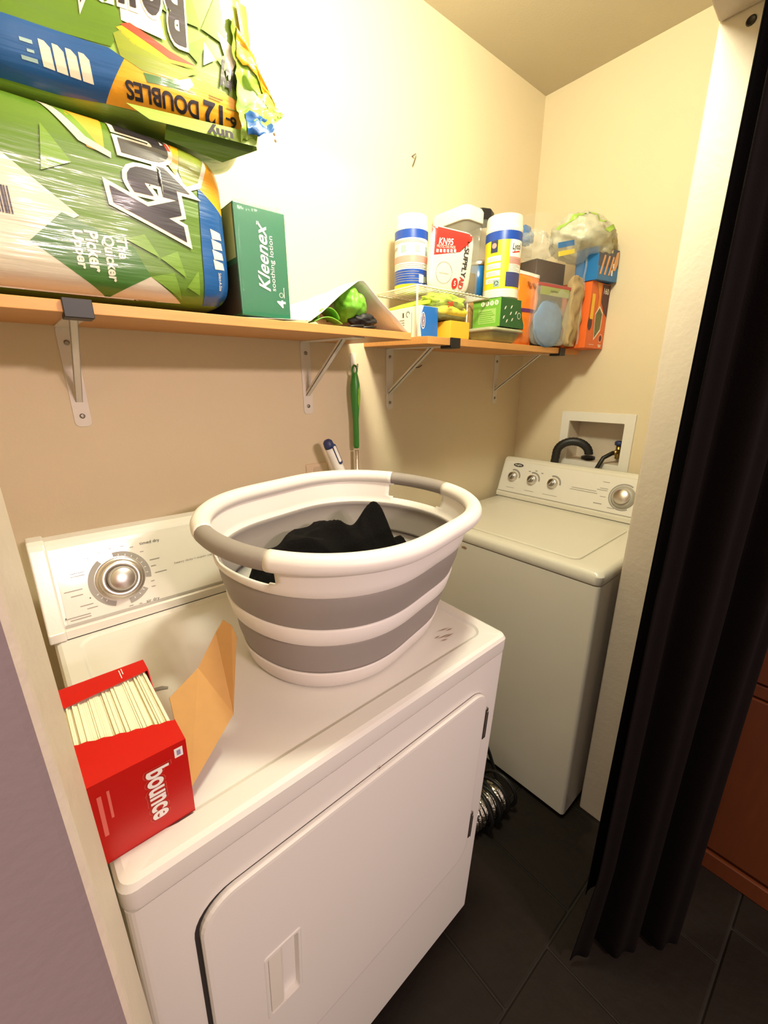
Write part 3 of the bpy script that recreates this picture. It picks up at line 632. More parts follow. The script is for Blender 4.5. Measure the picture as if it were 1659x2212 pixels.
def blob(c, r, amp, sc, seed, n=28):
    def fn(a, b):
        t = PI * a; f = 2 * PI * b; d_ = Vector((math.sin(t) * math.cos(f), math.sin(t) * math.sin(f), math.cos(t)))
        k = 1 + amp * noise.noise(d_ * sc + Vector((seed, 0, 0))) + amp * .6 * (1 - 2 * abs(noise.noise(d_ * sc * 1.8 + Vector((0, seed, 3)))))
        return Vector(c) + Vector((d_.x * r[0], d_.y * r[1], d_.z * r[2])) * k
    return MB().grid(fn, n, n * 2, False, True)
GT = empty('green_tool_pouch', (.61, -.2, zA(-.2)), label='crumpled bright green nylon pouch with black strap inside the white bag', cat='pouch')
blob((.028, -.035, .056), (.036, .045, .038), .20, 1.3, 3).build('pouch', grn, GT, smooth=True)
blob((.055, -.055, .020), (.038, .022, .016), .25, 1.6, 9).build('strap_bundle', mat('black_strap', S(26, 24, 24), .6), GT, smooth=True)
def strap(a, b):
    t = -1.1 + 3.6 * a
    return (-.050 + .034 * math.cos(t) + .02 * b, -.072 - .004 * b + .045 * (1 - a) * 0, .019 + .019 * math.sin(t) + .006 * b)
MB().grid(lambda a, b: (-.058 + .030 * math.cos(.3 + 2.6 * a) , -.080 + .055 * b, .003 + .032 * math.sin(.3 + 2.6 * a)), 16, 8).build('green_strap', grn, GT, smooth=True, solid=.002)
MB().grid(lambda a, b: (-.098 + .075 * a, -.082 + .03 * b, .003 + .012 * math.sin(PI * a)), 12, 6).build('green_strap', grn, GT, smooth=True, solid=.002)
for x, lab in ((.627, 'small black oval ring at the mouth of the white bag'), (.665, 'black oval tag lying beyond the white bag mouth near the shelf end')):
    MB().tube([(x + .021 * math.cos(2 * PI * k / 24), -.283 + .006 * math.sin(2 * PI * k / 24), zA(-.283) + .004 + .002 * math.cos(2 * PI * k / 24)) for k in range(24)], .0026, 8, closed=True).build('black_ring', blackp, None, smooth=True)
    tag(bpy.data.objects[[o.name for o in COL.objects if o.name.startswith('black_ring')][-1]], lab, 'ring')

# ================================================================== small shelf
def pbox(name, label, cat, m, x0, x1, y0, y1, z0, z1, rz=0.0, group=None):
    e = empty(name, ((x0 + x1) / 2, (y0 + y1) / 2, z0), (0, 0, rz), label, cat, group)
    box('carton', m, -(x1 - x0) / 2, (x1 - x0) / 2, -(y1 - y0) / 2, (y1 - y0) / 2, 0, z1 - z0, e, .0012)
    hx, hy = (x1 - x0) / 2, (y1 - y0) / 2
    F = lambda u, v, o: (-hx + u, -hy - o, v)            # front face, u from its left edge
    L = lambda u, v, o: (-hx - o, hy - u, v)             # left face, u from its back edge
    return e, F, L
# wire rack
rackm = mat('white_wire', S(236, 230, 216), .35)
RX0, RX1, RY0, RY1, RZ = .868, 1.187, -.242, -.050, 1.692
RK = empty('wire_rack', (RX0, RY0, zB(RY0)), label='white coated wire shelf rack standing over small boxes', cat='rack')
def rk(p): return (p[0] - RX0, p[1] - RY0, p[2] - zB(RY0))
mb = MB(); mb.tube([rk(p) for p in ((RX0, RY0, RZ), (RX1, RY0, RZ), (RX1, RY1, RZ), (RX0, RY1, RZ))], .0028, 8, closed=True); mb.build('rim_wire', rackm, RK, smooth=True)
k = 0; x = RX0 + .016
while x < RX1 - .005:
    MB().tube([rk((x, RY0, RZ + .003)), rk((x, RY1, RZ + .003))], .0015, 6).build('cross_wire', rackm, RK, smooth=True); x += .0165
for x, y in ((RX0, RY0), (RX0, RY1), (RX1, -.155), (RX1, RY1)):
    MB().tube([rk((x, y, RZ)), rk((x, y, zB(y) + .001))], .0028, 8).build('leg', rackm, RK, smooth=True)

# blue and white wipes carton
wht = mat('white_card', S(232, 230, 222), .5); blu = mat('blue_card', S(28, 104, 190), .45)
e, F, L = pbox('cleaning_carton', 'white and blue cleaning product carton under the wire rack', 'carton', wht, .876, .946, -.248, -.062, zB(-.248) + .0015, 1.642)
decal('blue_panel', [poly((.004, .0), (.070, .0), (.070, .080), (.012, .080), (.004, .062), (.0, .045), (.0, .025))], blu, F, e, .0006)
decal('logo_oval', [disc(.010, .042, .0085, .022)], whitep, F, e, .001); decal('logo_core', [disc(.010, .042, .0065, .019)], mat('logo_maroon', S(80, 50, 110), .5), F, e, .0014)
decal('lettering', [word('CLOROX', .010, .042, .030, .0065, -PI / 2, bold=.02)], whitep, F, e, .0018)
decal('fine_print', [rect(.02 + .0 * k, .06, .014 + .0065 * k, .017 + .0065 * k) for k in range(9)] + [rect(.08, .12, .014 + .0065 * k, .017 + .0065 * k) for k in range(6)] + [rect(.150, .152, .01, .065), rect(.172, .174, .004, .04)], greyp, L, e, .0006)
decal('icon', [ring(.135, .062, .006, .008, 0, 270, 12), rect(.112, .118, .055, .068)], darkp, L, e, .0006)
# yellow card box
yel = mat('yellow_card', S(238, 184, 52), .5)
e, F, L = pbox('yellow_carton', 'small plain yellow carton at the shelf edge', 'carton', yel, .962, 1.047, -.284, -.150, zB(-.284) + .001, 1.606)
# sponge pack
SP = empty('sponge_pack', (1.000, -.215, 1.607), (0, 0, .05), 'yellow and green sponge pack in crumpled clear wrap on the yellow carton', 'sponges')
spg = mat('sponge_yellow', S(236, 222, 60), .8, bump=.3); spl = mat('sponge_green', S(176, 200, 60), .7)
MB().loft([[(x, y, .016) for x, y in rrect(-.052, .060, -.052, .045, .02)], [(x, y, .030) for x, y in rrect(-.056, .064, -.056, .045, .02)], [(x, y, .040) for x, y in rrect(-.050, .058, -.050, .04, .02)]]).build('sponge', spg, SP, smooth=True)
MB().loft([[(x, y, .002) for x, y in rrect(-.050, .056, -.050, .045, .02)], [(x, y, .016) for x, y in rrect(-.054, .062, -.052, .045, .02)]]).build('scourer', mat('scourer_dark', S(92, 88, 40), .9, bump=.5), SP, smooth=True)
blob((.0, .0, .054), (.062, .05, .024), .35, 2.0, 5).build('upper_sponge', spl, SP, smooth=True)
sw = Pillow(.070, .060, .040, 3, 5, .006, 30, 8).build('wrap', film, SP, 40, 40); sw.location = (.004, -.003, .041)
decal('lettering', [word('Dish', -.040, .052, .026, .013, .3, bold=.04)], mat('red_ink', S(200, 50, 40), .5), lambda u, v, o: (u, -.062 - o, v - .010), SP, .001)
tag(MB().loft([[(.882, -.235, 1.643), (.975, -.235, 1.662), (.975, -.09, 1.662), (.882, -.09, 1.643)], [(.882, -.235, 1.649), (.975, -.235, 1.679), (.975, -.09, 1.679), (.882, -.09, 1.649)]]).build('cleaning_cloth_pack', spl, None, bevel=.003), 'flat yellow-green cloth pack lying under the wire rack', 'cloth pack')

# plastic tray, green carton
TR = empty('food_container', (1.262, -.222, zB(-.222)), label='shallow clear lidded container with green contents under the green carton', cat='container')
def tl(i, z): return [(x, y, z) for x, y in rrect(-.108 + i, .070 - i, -.066 + i, .050 - i, .02)]
MB().loft([tl(.014, .001), tl(.004, .030), tl(.0, .034)], True, False).build('tub', clearp, TR, smooth=True, solid=.001)
MB().loft([tl(.016, .004), tl(.008, .030)]).build('contents', mat('green_contents', S(150, 160, 80), .7, var=.4, scale=50), TR, smooth=True)
MB().loft([tl(-.002, .033), tl(-.003, .038), tl(.002, .043), tl(.012, .046), tl(.02, .0455)]).build('lid', mat('grey_lid', S(186, 186, 150), .2, alpha=.8), TR, smooth=True)
gd = mat('green_dark_card', S(30, 92, 42), .45); gl = mat('green_light_card', S(116, 176, 62), .45)
e, F, L = pbox('green_carton', 'green carton with white icons beneath the yellow canister', 'carton', gd, 1.192, 1.330, -.286, -.176, zB(-.23) + .047, 1.693, .02)
decal('light_panel', [rect(.001, .109, .001, .084)], gl, L, e, .0005)
decal('icons', [disc(.040 + .0175 * k, .071, .0072) for k in range(4)], whitep, L, e, .0009)
decal('icon_marks', [rect(.0385 + .0175 * k, .0415 + .0175 * k, .067, .075) for k in range(4)], gl, L, e, .0013)
decal('text_panel', [rect(.025, .092, .012, .055)], mat('pale_green', S(160, 200, 110), .5), L, e, .0009)
decal('fine_print', [rect(.028, .088 - .006 * (k % 3), .016 + .006 * k, .0185 + .006 * k) for k in range(6)], gl, L, e, .0013)
decal('leaf_marks', [poly((a, b), (a + .007, b + .003), (a + .012, b + .012), (a + .004, b + .009)) for a, b in ((.018, .050), (.012, .022), (.052, .055), (.060, .018), (.08, .04), (.05, .036), (.03, .012))] + [disc(.104, .038, .010)], whitep, F, e, .0006)
decal('badge', [disc(.104, .038, .008), rect(.118, .120, .02, .07)], gd, F, e, .001)

# wipes canisters
cyl_w = mat('canister_white', S(238, 232, 216), .35); cblue = mat('canister_blue', S(24, 70, 168), .35); cyel = mat('canister_yellow', S(248, 214, 40), .35); cwht = mat('label_white', S(238, 236, 228), .4); cpink = mat('label_pink', S(236, 150, 140), .4); cnavy = mat('label_navy', S(60, 66, 116), .4)
def canister(name, label, x, y, z, R, H, H0, face, items):
    e = empty(name, (x, y, z), (0, 0, 0), label, 'wipes', 'disinfecting wipes canisters')
    MB().lathe([(R * .93, 0), (R * .99, .004), (R * .99, H * .80), (R * .96, H * .81)], 48).build('body', cyl_w, e, smooth=True)
    MB().lathe([(R * 1.0, H * .80), (R * 1.01, H * .805), (R * 1.01, H * .865), (R * .985, H * .872), (R * .985, H * .885), (R * .97, H * .97), (R * .93, H), (R * .5, H * 1.003), (.0001, H * 1.003)], 48).build('cap', cyl_w, e, smooth=True)
    kv = H / H0
    mp = lambda u, v, o: ((R * .99 + o) * math.sin(face + u / R), -(R * .99 + o) * math.cos(face + u / R), v * kv)
    for nm, its, m, o in items: decal(nm, its, m, mp, e, o, .007)
    return e
fc = -.70      # the label faces the room (towards -x, -y)
HW = .068
canister('wipes_canister', 'blue and white wipes canister standing on the wire rack', .972, -.105, RZ + .006,   .050, .206, .228, -.82, [
    ('label_base', [rect(-.16, .16, .012, .186)], cwht, .0004), ('blue_band', [rect(-.16, .16, .158, .186)], cblue, .0008), ('navy_panel', [rect(-.16, .16, .024, .068)], cblue, .0008), ('yellow_band', [rect(-.16, .16, .006, .024)], cyel, .0008),
    ('pink_band', [rect(-.075, .16, .088, .108)], cpink, .0008), ('fine_print', [rect(-.06, .05 - .01 * (k % 3), .146 + .003 * k, .1472 + .003 * k) for k in range(3)] + [rect(-.06, .055 - .01 * (k % 2), .072 + .005 * k, .0735 + .005 * k) for k in range(3)] + [rect(-.06, .04 - .012 * (k % 3), .032 + .007 * k, .0335 + .007 * k) for k in range(5)], greyp, .0012),
    ('icons', [rect(-.028, -.012, .118, .138), rect(.014, .030, .118, .138), rect(.052, .062, .112, .136)], bgP, .0012), ('lettering', [word('Lysol', -.055, .130, .026, .018, .1, shear=.3)], darkp, .0014),
    ('seal', [rect(.028, .045, .028, .052)], cwht, .0014), ('seal', [rect(.046, .060, .030, .048)], bgP, .0014)])
canister('wipes_canister', 'yellow and blue wipes canister standing on the green carton', 1.268, -.226, 1.6945,   .0575, .238, .252, -.96, [
    ('label_base', [rect(-.18, .18, .028, .205)], cyel, .0004), ('blue_band', [rect(-.18, .18, .176, .205)], cblue, .0008), ('cream_base', [rect(-.18, .18, .004, .030)], cyl_w, .0008),
    ('navy_tab', [rect(-.040, -.016, .140, .176)], navy, .0012), ('tab_mark', [disc(-.028, .160, .008)], cpink, .0016),
    ('logo_panel', [rect(.022, .075, .126, .176)], cwht, .0010), ('pink_panel', [rect(.022, .075, .104, .126)], cpink, .0010), ('grey_panel', [rect(.022, .075, .080, .104)], bagm, .0010), ('navy_panel', [rect(.014, .075, .036, .080)], cnavy, .0010),
    ('callouts', [rect(-.056, -.004, .114 - .022 * k, .130 - .022 * k) for k in range(4)], cwht, .0010), ('fine_print', [rect(-.046, -.012 - .006 * (k % 2), .118 + .005 * (k % 2) - .022 * (k // 2), .1192 + .005 * (k % 2) - .022 * (k // 2)) for k in range(8)] + [rect(.026, .065 - .008 * (k % 3), .084 + .004 * k, .0852 + .004 * k) for k in range(5)] + [rect(.028, .070, .108 + .005 * k, .1095 + .005 * k) for k in range(3)], greyp, .0014),
    ('lettering', [word('Lysol', .048, .154, .036, .024, .1, bold=.02, shear=.3)], darkp, .0014), ('underline', [poly((.028, .138), (.060, .146), (.062, .142), (.034, .136))], mat('red_ink', S(200, 50, 40), .5), .0014),
    ('recycle_patch', [rect(-.024, -.004, .036, .058)], bgP, .0012), ('recycle_mark', [ring(-.014, .047, .0045, .007, 0, 100, 8), ring(-.014, .047, .0045, .007, 120, 220, 8), ring(-.014, .047, .0045, .007, 240, 340, 8)], darkp, .0016)])

# cereal tub and blender bottle
TB = empty('storage_tub', (1.198, -.084, RZ + .0055), label='tall clear rectangular storage tub with white lid on the wire rack', cat='tub')
def ql(i, z, r=.02): return [(x, y, z) for x, y in rrect(-.046 + i, .046 - i, -.078 + i, .070 - i, r)]
MB().loft([ql(.006, 0), ql(.004, .01), ql(.0, .232)], True, False).build('tub_body', clearp, TB, smooth=True, solid=.0015)
MB().loft([ql(-.003, .225, .022), ql(-.004, .232, .022), ql(-.004, .262, .022), ql(.0, .270, .022), ql(.012, .271, .02)]).build('lid', plasticw, TB, smooth=True).modifiers.new('wn', 'WEIGHTED_NORMAL')
MB().loft([ql(.008, .003), ql(.008, .085)]).build('contents', mat('brown_kibble', S(120, 100, 70), .8, var=.5, scale=120), TB, smooth=True)
BL = empty('blender_bottle', (1.342, -.068, RZ + .0055), label='blue-bottomed clear blender bottle with black lid behind the tub', cat='bottle')
MB().lathe([(.050, .012), (.050, .13), (.047, .134)], 32).build('blue_base', mat('blue_gloss', S(30, 120, 200), .25), BL, smooth=True)
MB().lathe([(.052, 0), (.052, .012), (.05, .013)], 32).build('foot', blackp, BL, smooth=True)
MB().lathe([(.051, .133), (.052, .136), (.052, .146), (.050, .149)], 32).build('chrome_ring', chrome, BL, smooth=True)
MB().lathe([(.047, .148), (.046, .26), (.042, .275)], 32).build('cup', clearp, BL, smooth=True)
MB().lathe([(.044, .272), (.045, .278), (.045, .305), (.040, .310), (.0001, .310)], 8).build('lid', blackp, BL)
# the bottle needs something to stand on: it stands on the shelf behind, raised on a folded carton
tag(MB().box(1.197, 1.394, -.158, -.014, zB(-.06), RZ + .005).build('spare_carton', cardb, None, bevel=.002), 'brown carton behind the green carton, under the blender bottle', 'carton')

# mask pouch
MK = empty('mask_pouch', (1.030, -.205, RZ + .006), (0.10, 0, -.12), 'red and white face mask pouch leaning against the clear tub', 'pouch')
mpw = Pillow(.078, .012, .080, 3.2, 9, .0012, 30); mb_ = mpw.build('pouch', mat('pouch_white', S(232, 226, 216), .35, coat=.3), MK, 40, 40); mb_.location = (0, 0, .082)
def mm(u, v, o): p = mpw.front(u, (v - .09) * .905, o); return (p[0], p[1], p[2] + .082)
redp = mat('pouch_red', S(216, 52, 46), .4)
def mk(n, it, m, o): decal(n, it, m, mm, MK, o, .012)
mk('red_panel', [poly((-.078, .095), (.024, .118), (.034, .150), (.070, .158), (.072, .174), (-.078, .174))], redp, .0008)
mk('lettering', [word('KN95', -.032, .138, .056, .018, .10, bold=.02, shear=.25)], whitep, .0016)
mk('fine_print', [word('PROTECTIVE MASK', -.030, .124, .070, .008, .10), ] + [rect(-.066 + .013 * k, -.058 + .013 * k, .104 + .0018 * k, .113 + .0018 * k) for k in range(6)], whitep, .0016)
mk('side_lettering', [word('SUPPLY', .047, .090, .085, .018, -PI / 2 - .06, bold=.02)], darkp, .0016)
mk('side_lettering', [word('AID', .041, .030, .034, .018, -PI / 2 - .06, bold=.02)], redp, .0016)
mk('badge', [disc(.016, .026, .012, .016)], redp, .0014); mk('badge_number', [word('5', .016, .026, .007, .014, 0, bold=.02)], whitep, .0020)
mk('red_marks', [rect(.042, .046, .136, .146), rect(.050, .054, .136, .146)], redp, .0016)
mk('mask_outline', [ring(-.030, .052, .030, .0312, 0, 360, 32), rect(-.05, -.012, .050, .0512)], greyp, .0014)

# orange pouch
org = mat('orange_pouch', S(240, 126, 32), .3, var=.12, scale=18, bump=.5, bscale=16, coat=.4)
OP = empty('orange_pouch', (1.352, -.268, zB(-.268)), (.03, 0, .0), 'standing orange snack pouch with a purple band beside the green carton', 'pouch')
def opf(a, b):
    z = .225 * a; hw_ = .056 - .022 * math.exp(-((a - .28) / .16) ** 2) + .006 * a; th = .020 * math.sin(PI * min(1, a * 1.02)) ** .6 + .002
    t = 2 * PI * b; x = hw_ * math.cos(t); y = th * math.sin(t)
    if a > .93: y *= .3
    return (x + .010 * a - .004 + .003 * noise.noise(Vector((x * 30, z * 40, 1))), y + .003 * noise.noise(Vector((x * 40, z * 30, 5))), z)
MB().grid(opf, 40, 40, False, True).build('pouch', org, OP, smooth=True)
MB().grid(lambda a, b: (lambda p: (p[0] * 1.0, p[1] - .0012, p[2]))(opf(.45 + .05 * a, .52 + .46 * b)), 3, 20).build('purple_band', mat('purple_band', S(90, 40, 96), .4), OP, smooth=True)
MB().grid(lambda a, b: (lambda p: (p[0], p[1] - .001, p[2]))(opf(.955 + .045 * a, .5 + .5 * b)), 3, 20).build('seal_strip', whitep, OP, smooth=True)
decal('print_marks', [rect(-.020 + .026 * k, -.004 + .026 * k, .180, .198) for k in range(3)], mat('brown_ink', S(150, 80, 30), .5), lambda u, v, o: (u, -.0205 + .012 * (v > .19) - o, v), OP, .001)

# clear zip bags with contents
brn = mat('dark_brown_card', S(62, 35, 17), .55)
e, F, L = pbox('brown_carton', 'dark brown carton inside the large clear zip bag', 'carton', brn, 1.432, 1.592, -.262, -.182, zB(-.26) + .004, 1.842, -.12)
ZS = empty('small_zip_bag', (1.462, -.296, zB(-.296) + .002), (0, 0, -.12), 'small zip bag with red seal full of blue gloves', 'bag')
MB().box(-.082, .100, -.014, -.010, .186, .196).build('red_seal', mat('red_seal', S(170, 40, 44), .4), ZS, bevel=.001)
MB().box(-.070, .085, -.014, -.012, .160, .186).build('green_label', mat('olive_label', S(150, 160, 90), .5), ZS)
decal('lettering', [word('ziploc', .0, .173, .040, .010)], darkp, lambda u, v, o: (u, -.014 - o, v), ZS, .0008)
zp = Pillow(.100, .017, .100, 3, 6, .004, 25, 2).build('film', film2, ZS, 40, 40); zp.location = (.008, 0, .101)
gl_ = mat('blue_glove', S(90, 140, 196), .5, var=.35, scale=25); 
tag(blob((1.474, -.291, 1.632), (.092, .013, .074), .14, 1.8, 11, 24).build('glove_bundle', gl_, None, smooth=True), 'pale blue crumpled gloves inside the small zip bag', 'gloves')
ZB = empty('large_zip_bag', (1.487, -.252, zB(-.25)), (0, 0, -.10), 'large bulging clear zip bag around a brown carton', 'bag')
zq = Pillow(.137, .082, .205, 4, 7, .012, 14, 6).build('film', film, ZB, 50, 50); zq.location = (0, 0, .208)
MB().grid(lambda a, b: (.127 + .012 * b, -.070 + .012 * noise.noise(Vector((a * 6, 0, 1))), .01 + .42 * a), 30, 2).build('side_seam', film2, ZB, smooth=True, solid=.001)
MB().box(.020, .105, -.086, -.083, .300, .316).build('blue_strip', mat('blue_ink', S(40, 110, 180), .4), ZB).rotation_euler = (0, -.25, 0)
MB().box(.020, .105, -.086, -.083, .276, .290).build('yellow_strip', mat('yellow_ink', S(226, 206, 70), .4), ZB).rotation_euler = (0, -.25, 0)
pwad = Pillow(.036, .016, .118, 4, 6, .012, 38, 4).build('paper_wad', mat('kraft_wad', S(168, 142, 96), .7, var=.3, scale=40), None, 40, 80); pwad.location = (1.590, -.318, 1.680)
tag(pwad, 'beige crumpled paper wad inside the large clear zip bag', 'paper')
tag(blob((1.45, -.23, 1.885), (.075, .045, .040), .3, 2.2, 21, 24).build('crumpled_bag', film2, None, smooth=True), 'crumpled clear bag lying on the dark brown carton', 'bag')
tag(blob((1.425, -.185, 1.925), (.060, .020, .030), .28, 2.2, 31, 20).build('blue_pouch', mat('blue_pouch', S(36, 110, 186), .35, coat=.4), None, smooth=True), 'blue crinkled pouch peeking out behind the yellow canister', 'pouch')

# orange detergent style carton and bandage carton, green striped bag
oc = mat('orange_card', S(222, 100, 34), .45); dbr = mat('plum_print', S(74, 30, 40), .5)
e, F, L = pbox('orange_carton', 'orange and plum carton marked 160 against the end wall', 'carton', oc, 1.634, 1.783, -.356, -.215, zB(-.29), 1.786)
decal('plum_panel', [poly((.088, .225), (.148, .225), (.148, .115), (.118, .130), (.088, .165))], dbr, F, e, .0006)
decal('swirl', [poly((.040, .225), (.075, .225), (.080, .150), (.062, .13), (.066, .18))], mat('amber_print', S(236, 150, 40), .5), F, e, .0008)
decal('yellow_tab', [poly((.012, .185), (.036, .185), (.036, .10), (.012, .10))], mat('yellow_tab', S(240, 190, 50), .5), F, e, .0010)
decal('plum_tab', [disc(.018, .085, .016, .024)], dbr, F, e, .0009)
decal('pod_frame', [poly((.050, .120), (.080, .150), (.112, .128), (.108, .065), (.060, .028))], whitep, F, e, .0010); decal('pod_picture', [poly((.054, .118), (.080, .143), (.107, .124), (.103, .070), (.062, .036))], mat('olive_pod', S(104, 104, 60), .5, var=.5, scale=60), F, e, .0014)
decal('lettering', [word('160', .118, .203, .040, .020, 0, bold=.01)], whitep, F, e, .0012)
decal('seal', [ring(.118, .038, .014, .0155), rect(.108, .128, .006, .010), rect(.104, .130, .012, .015), rect(.03, .07, .012, .0135)], whitep, F, e, .0010); decal('seal_core', [disc(.118, .038, .010)], dbr, F, e, .0010)
e, F, L = pbox('bandage_carton', 'blue bandage carton lying on the orange carton', 'carton', mat('bandage_blue', S(30, 110, 176), .4), 1.628, 1.782, -.374, -.290, 1.788, 1.893, .0)
e.rotation_euler = (0, -.05, -.02)
decal('navy_panel', [rect(.0, .152, .045, .104)], navy, F, e, .0006); decal('lettering_block', [rect(.02, .10, .090, .101)], whitep, F, e, .0010)
tan = mat('bandage_tan', S(214, 160, 112), .5)
decal('bandages', [poly((.012 + k * .033, .018), (.026 + k * .033, .018), (.052 + k * .033, .080), (.038 + k * .033, .080)) for k in range(3)] + [poly((.105, .036), (.130, .036), (.148, .06), (.148, .100), (.130, .095))], tan, F, e, .0012)
decal('bandage_pads', [poly((.100, .018), (.112, .018), (.112, .036), (.100, .036)), poly((.108, .044), (.118, .044), (.118, .058), (.108, .058))], whitep, F, e, .0016)
GB = empty('green_striped_bag', (1.640, -.290, 1.852), label='crumpled clear bag with green stripes on top of the pile', cat='bag')
bc, brd = Vector((-.005, -.01, .072)), Vector((.135, .088, .074))
blob(bc, brd, .22, 1.6, 41, 36).build('film', mat('bag_film', S(224, 226, 206), .3, alpha=.50, bump=.8, bscale=30, spec=.8), GB, smooth=True)
def bagpt(x, y):
    n_ = Vector((-.64, -.77, 0)); d_ = (n_ * math.sqrt(max(.02, 1 - min(.98, x * x + y * y))) + Vector((.77, -.64, 0)) * x + Vector((0, 0, 1)) * y).normalized()
    k_ = 1.012 + .22 * noise.noise(d_ * 1.6 + Vector((41, 0, 0))) + .132 * (1 - 2 * abs(noise.noise(d_ * 1.6 * 1.8 + Vector((0, 41, 3)))))
    return bc + Vector((d_.x * brd.x, d_.y * brd.y, d_.z * brd.z)) * k_
strp = mat('green_stripe', S(150, 190, 70), .4)
for (x0_, y0_), (x1_, y1_), wd_ in (((-.88, .10), (-.12, .80), .13), ((-.08, .80), (.42, .36), .16), ((.52, .02), (.82, .40), .30)):
    MB().grid(lambda a, b: bagpt(x0_ + (x1_ - x0_) * a + wd_ * (b - .5) * (y0_ - y1_), y0_ + (y1_ - y0_) * a + wd_ * (b - .5) * (x1_ - x0_)), 16, 4).build('green_stripe', strp, GB, smooth=True)
blob((.070, -.030, .060), (.050, .055, .055), .3, 2.0, 51, 24).build('inner_wad', mat('khaki_wad', S(150, 138, 96), .6, var=.4, scale=30), GB, smooth=True)

# ================================================================== on the back wall
PO = empty('extending_pole', (.803, -.030, 1.02), label='green-handled silver pole hanging from a white wall hook', cat='pole')
hp = [(.0001, .205), (.008, .207), (.0095, .215), (.0095, .30), (.0125, .34), (.0155, .38), (.0150, .41), (.0105, .435), (.008, .445), (.0001, .447)]
MB().lathe([(r, z) for r, z in hp], 20).build('handle', mat('green_handle', S(58, 136, 48), .35), PO, smooth=True)
MB().lathe([(.0001, .318), (.006, .33), (.0095, .35), (.0118, .375), (.0115, .395), (.0075, .418), (.0001, .432)], 14, Matrix.Translation((.0035, -.0038, 0))).build('handle_insert', mat('lime_insert', S(150, 196, 60), .4), PO, smooth=True)
MB().tube([(.0, .0 , -.0), (.0, 0, .20)], .0068, 12).build('upper_tube', chrome, PO, smooth=True)
MB().tube([(.0, 0, -.78), (.0, 0, .12)], .0078, 12).build('lower_tube', chrome, PO, smooth=True)
MB().tube([(.009 * math.cos(2 * PI * k / 20), 0, .455 + .013 * math.sin(2 * PI * k / 20)) for k in range(20)], .003, 8, closed=True).build('hanging_loop', mat('green_handle', (0, 0, 0)), PO, smooth=True)
HK = empty('wall_hook', (.818, 0, 1.505), label='small white adhesive hook on the wall above the green pole', cat='hook')
MB().loft([[(x, -.0, z) for x, z in rrect(-.010, .010, -.035, .022, .006)], [(x, -.004, z) for x, z in rrect(-.010, .010, -.035, .022, .006)]]).build('plate', plasticw, HK, bevel=.001)
MB().tube([(0, -.003, -.012), (0, -.016, -.020), (-.004, -.028, -.026), (-.008, -.036, -.020), (-.008, -.037, -.012)], .003, 8).build('prong', plasticw, HK, smooth=True)
MP = empty('mop_handle', (.700, -.075, 1.175), (-.05, -.38, 0), 'white plastic mop handle with navy tip behind the laundry basket', 'mop')
MB().lathe([(.016, -.40), (.017, -.05), (.0175, .0), (.0165, .05), (.0155, .078)], 20).build('grip', plasticw, MP, smooth=True)
nv = mat('navy_plastic', S(48, 58, 104), .4)
MB().lathe([(.0157, .076), (.016, .084), (.0145, .096), (.009, .102), (.0001, .104)], 20).build('tip', nv, MP, smooth=True)
MB().loft([[(x, -.014, z) for x, z in rrect(-.001, .013, .018, .086, .006)], [(x, -.0185, z) for x, z in rrect(-.001, .013, .018, .086, .006)]]).build('trigger_frame', nv, MP, bevel=.001)
MB().loft([[(x, -.017, z) for x, z in rrect(.0015, .0105, .026, .080, .004)], [(x, -.0192, z) for x, z in rrect(.0015, .0105, .026, .080, .004)]]).build('trigger_window', wht, MP)
OU = empty('wall_outlet', (.662, 0, 1.150), label='beige wall outlet plate just behind the laundry basket', cat='outlet')
MB().loft([[(x, -.0, z) for x, z in rrect(-.040, .040, -.05, .040, .004)], [(x, -.006, z) for x, z in rrect(-.037, .037, -.047, .037, .004)]]).build('plate', mat('beige_plate', S(222, 200, 170), .45), OU, bevel=.001)
for z in (-.026, .016): MB().loft([[(x, -.006, q) for x, q in rrect(-.014, .014, z - .012, z + .012, .008)], [(x, -.008, q) for x, q in rrect(-.014, .014, z - .012, z + .012, .008)]]).build('socket', mat('beige_socket', S(206, 184, 154), .45), OU)
NL = MB().tube([(1.069, 0, 2.118), (1.069, -.016, 2.119), (1.070, -.017, 2.112), (1.069, -.004, 2.092)], .0022, 8).build('bent_nail', steel, None, smooth=True); tag(NL, 'bent nail sticking out of the bare wall', 'nail')
SPK = MB()
for x, z in ((.592, 2.035), (.594, 2.022)): SPK.lathe([(.0035, 0), (.0025, .0015), (.0001, .002)], 10, Matrix.Translation((x, 0, z)) @ Matrix.Rotation(PI / 2, 4, 'X'))
tag(SPK.build('wall_plug', mat('plug_brown', S(110, 84, 64), .7), None), 'tiny brown wall plug marks beside the torn package', 'wall plug')
tag(MB().tube([(1.098, -.002, 1.487), (1.115, -.003, 1.489), (1.130, -.002, 1.496)], .0016, 6).build('wall_scratch', mat('wall_scratch', S(90, 66, 40), .7), None, smooth=True), 'thin brown scratch mark on the wall under the shorter shelf', 'mark')

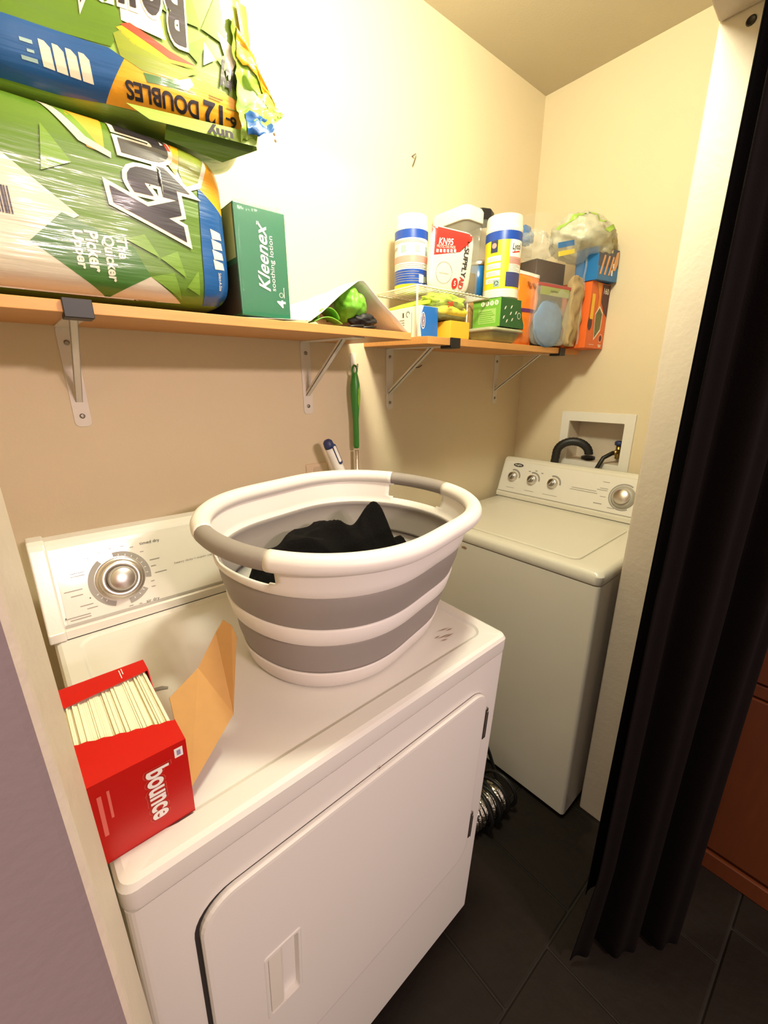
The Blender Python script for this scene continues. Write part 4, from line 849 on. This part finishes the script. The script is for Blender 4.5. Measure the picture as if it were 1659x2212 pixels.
# ================================================================== floor: foil duct and cord
FD = MB(); n = 70
duct = [(.71 + .275 * i / n, -.530 - .035 * (i / n), .058) for i in range(n + 1)]
FD.tube(duct, [.050 + .006 * (1 if (i // 2) % 2 else -1) * .6 for i in range(n + 1)], 24)
tag(FD.build('foil_duct', mat('crinkled_foil', S(225, 220, 205), .18, 1.0, var=.1, bump=.8, bscale=40), None, smooth=True), 'crinkled shiny foil duct on the floor between the machines', 'duct')
CD = MB(); pts = []
for i in range(150):
    t = i / 149 * 2 * PI * 4.5
    pts.append((.985 - .09 * i / 149 + .035 * math.sin(t * .5), -.558 + .064 * math.cos(t), .064 + .060 * math.sin(t)))
CD.tube(pts, .0062, 8); tag(CD.build('power_cord', rubber, None, smooth=True), 'black power cord looped around the foil duct', 'cord')
tag(MB().tube([(1.000, -.565, .012), (1.02, -.55, .04), (1.025, -.52, .10), (1.018, -.50, .16), (.985, -.49, .25), (.93, -.46, .40), (.86, -.44, .55), (.80, -.40, .75)], .0065, 8).build('black_cable', rubber, None, smooth=True), 'thick black cable rising beside the washing machine front', 'cord')

# ================================================================== curtain, cabinet outside
CT = empty('door_curtain', (.93, -1.02, .02), label='long black fabric curtain pulled aside at the doorway', cat='curtain')
def cur(a, b):
    z = 2.16 * (1 - b) ; lowness = b
    p0 = Vector((.805, -.945)); p1 = Vector((1.035, -1.105))
    d_ = p1 - p0; q = p0 + d_ * a; nrm = Vector((d_.y, -d_.x)).normalized()
    wv = .018 * math.sin(a * 2 * PI * 2.5 + .8) + .010 * math.sin(a * 2 * PI * 5 + 2 + b)
    fl2 = max(0, b - .86) / .14
    q = q + nrm * (wv * (.7 + .5 * b)) - (d_.normalized() * .030 * fl2 * (1 - a) ** 3)
    if b > .5: q.x += .006 * math.sin(b * 9 + a * 5)
    return (q.x - .93, q.y + 1.02, z + .006 * math.sin(a * 2 * PI * 2.5) * (b > .99))
MB().grid(cur, 60, 60).build('front_panel', curtm, CT, smooth=True, solid=.002)
MB().grid(lambda a, b: (.905 + .36 * a + .012 * math.sin(a * 14) - .93 - .06 * a * 0, -.918 + .008 * a + .008 * math.sin(a * 26 + 1) + 1.02, .06 + 2.10 * (1 - b)), 40, 30).build('rear_panel', curtm, CT, smooth=True, solid=.002)  # right stretch widened out of view to keep hall light off the washer side
cabm = mat('brown_cabinet', S(100, 48, 17), .5, var=.2, scale=10, stretch=((6, 6, 1), (0, 0, 0)))
KC = empty('kitchen_cabinet', (1.62, -1.55, 0), label='brown wooden base cabinet beyond the black curtain', cat='cabinet')
def kb(n, x0, x1, y0, y1, z0, z1, bev=.003, p=None): return MB().box(x0 - 1.62, x1 - 1.62, y0 + 1.55, y1 + 1.55, z0, z1).build(n, cabm, p or KC, bevel=bev)
kb('body', 1.338, 1.93, -2.15, -.95, 0.0, .845)
kb('base_board', 1.312, 1.340, -2.15, -.95, 0.0, .062)
for a, b in ((-1.53, -.955), (-2.14, -1.54)): kb('door', 1.318, 1.338, a, b, .075, .625)
for a, b in ((-1.53, -.955), (-2.14, -1.54)): kb('drawer', 1.318, 1.338, a, b, .675, .835)
kb('rail', 1.322, 1.338, -2.15, -.95, .630, .668, .004)
tag(MB().box(1.285, 1.95, -2.16, -.93, .848, .885).build('countertop', mat('grey_counter', S(170, 150, 140), .4, var=.1, scale=60), None, bevel=.004), 'grey-edged kitchen countertop beyond the black curtain', 'countertop')
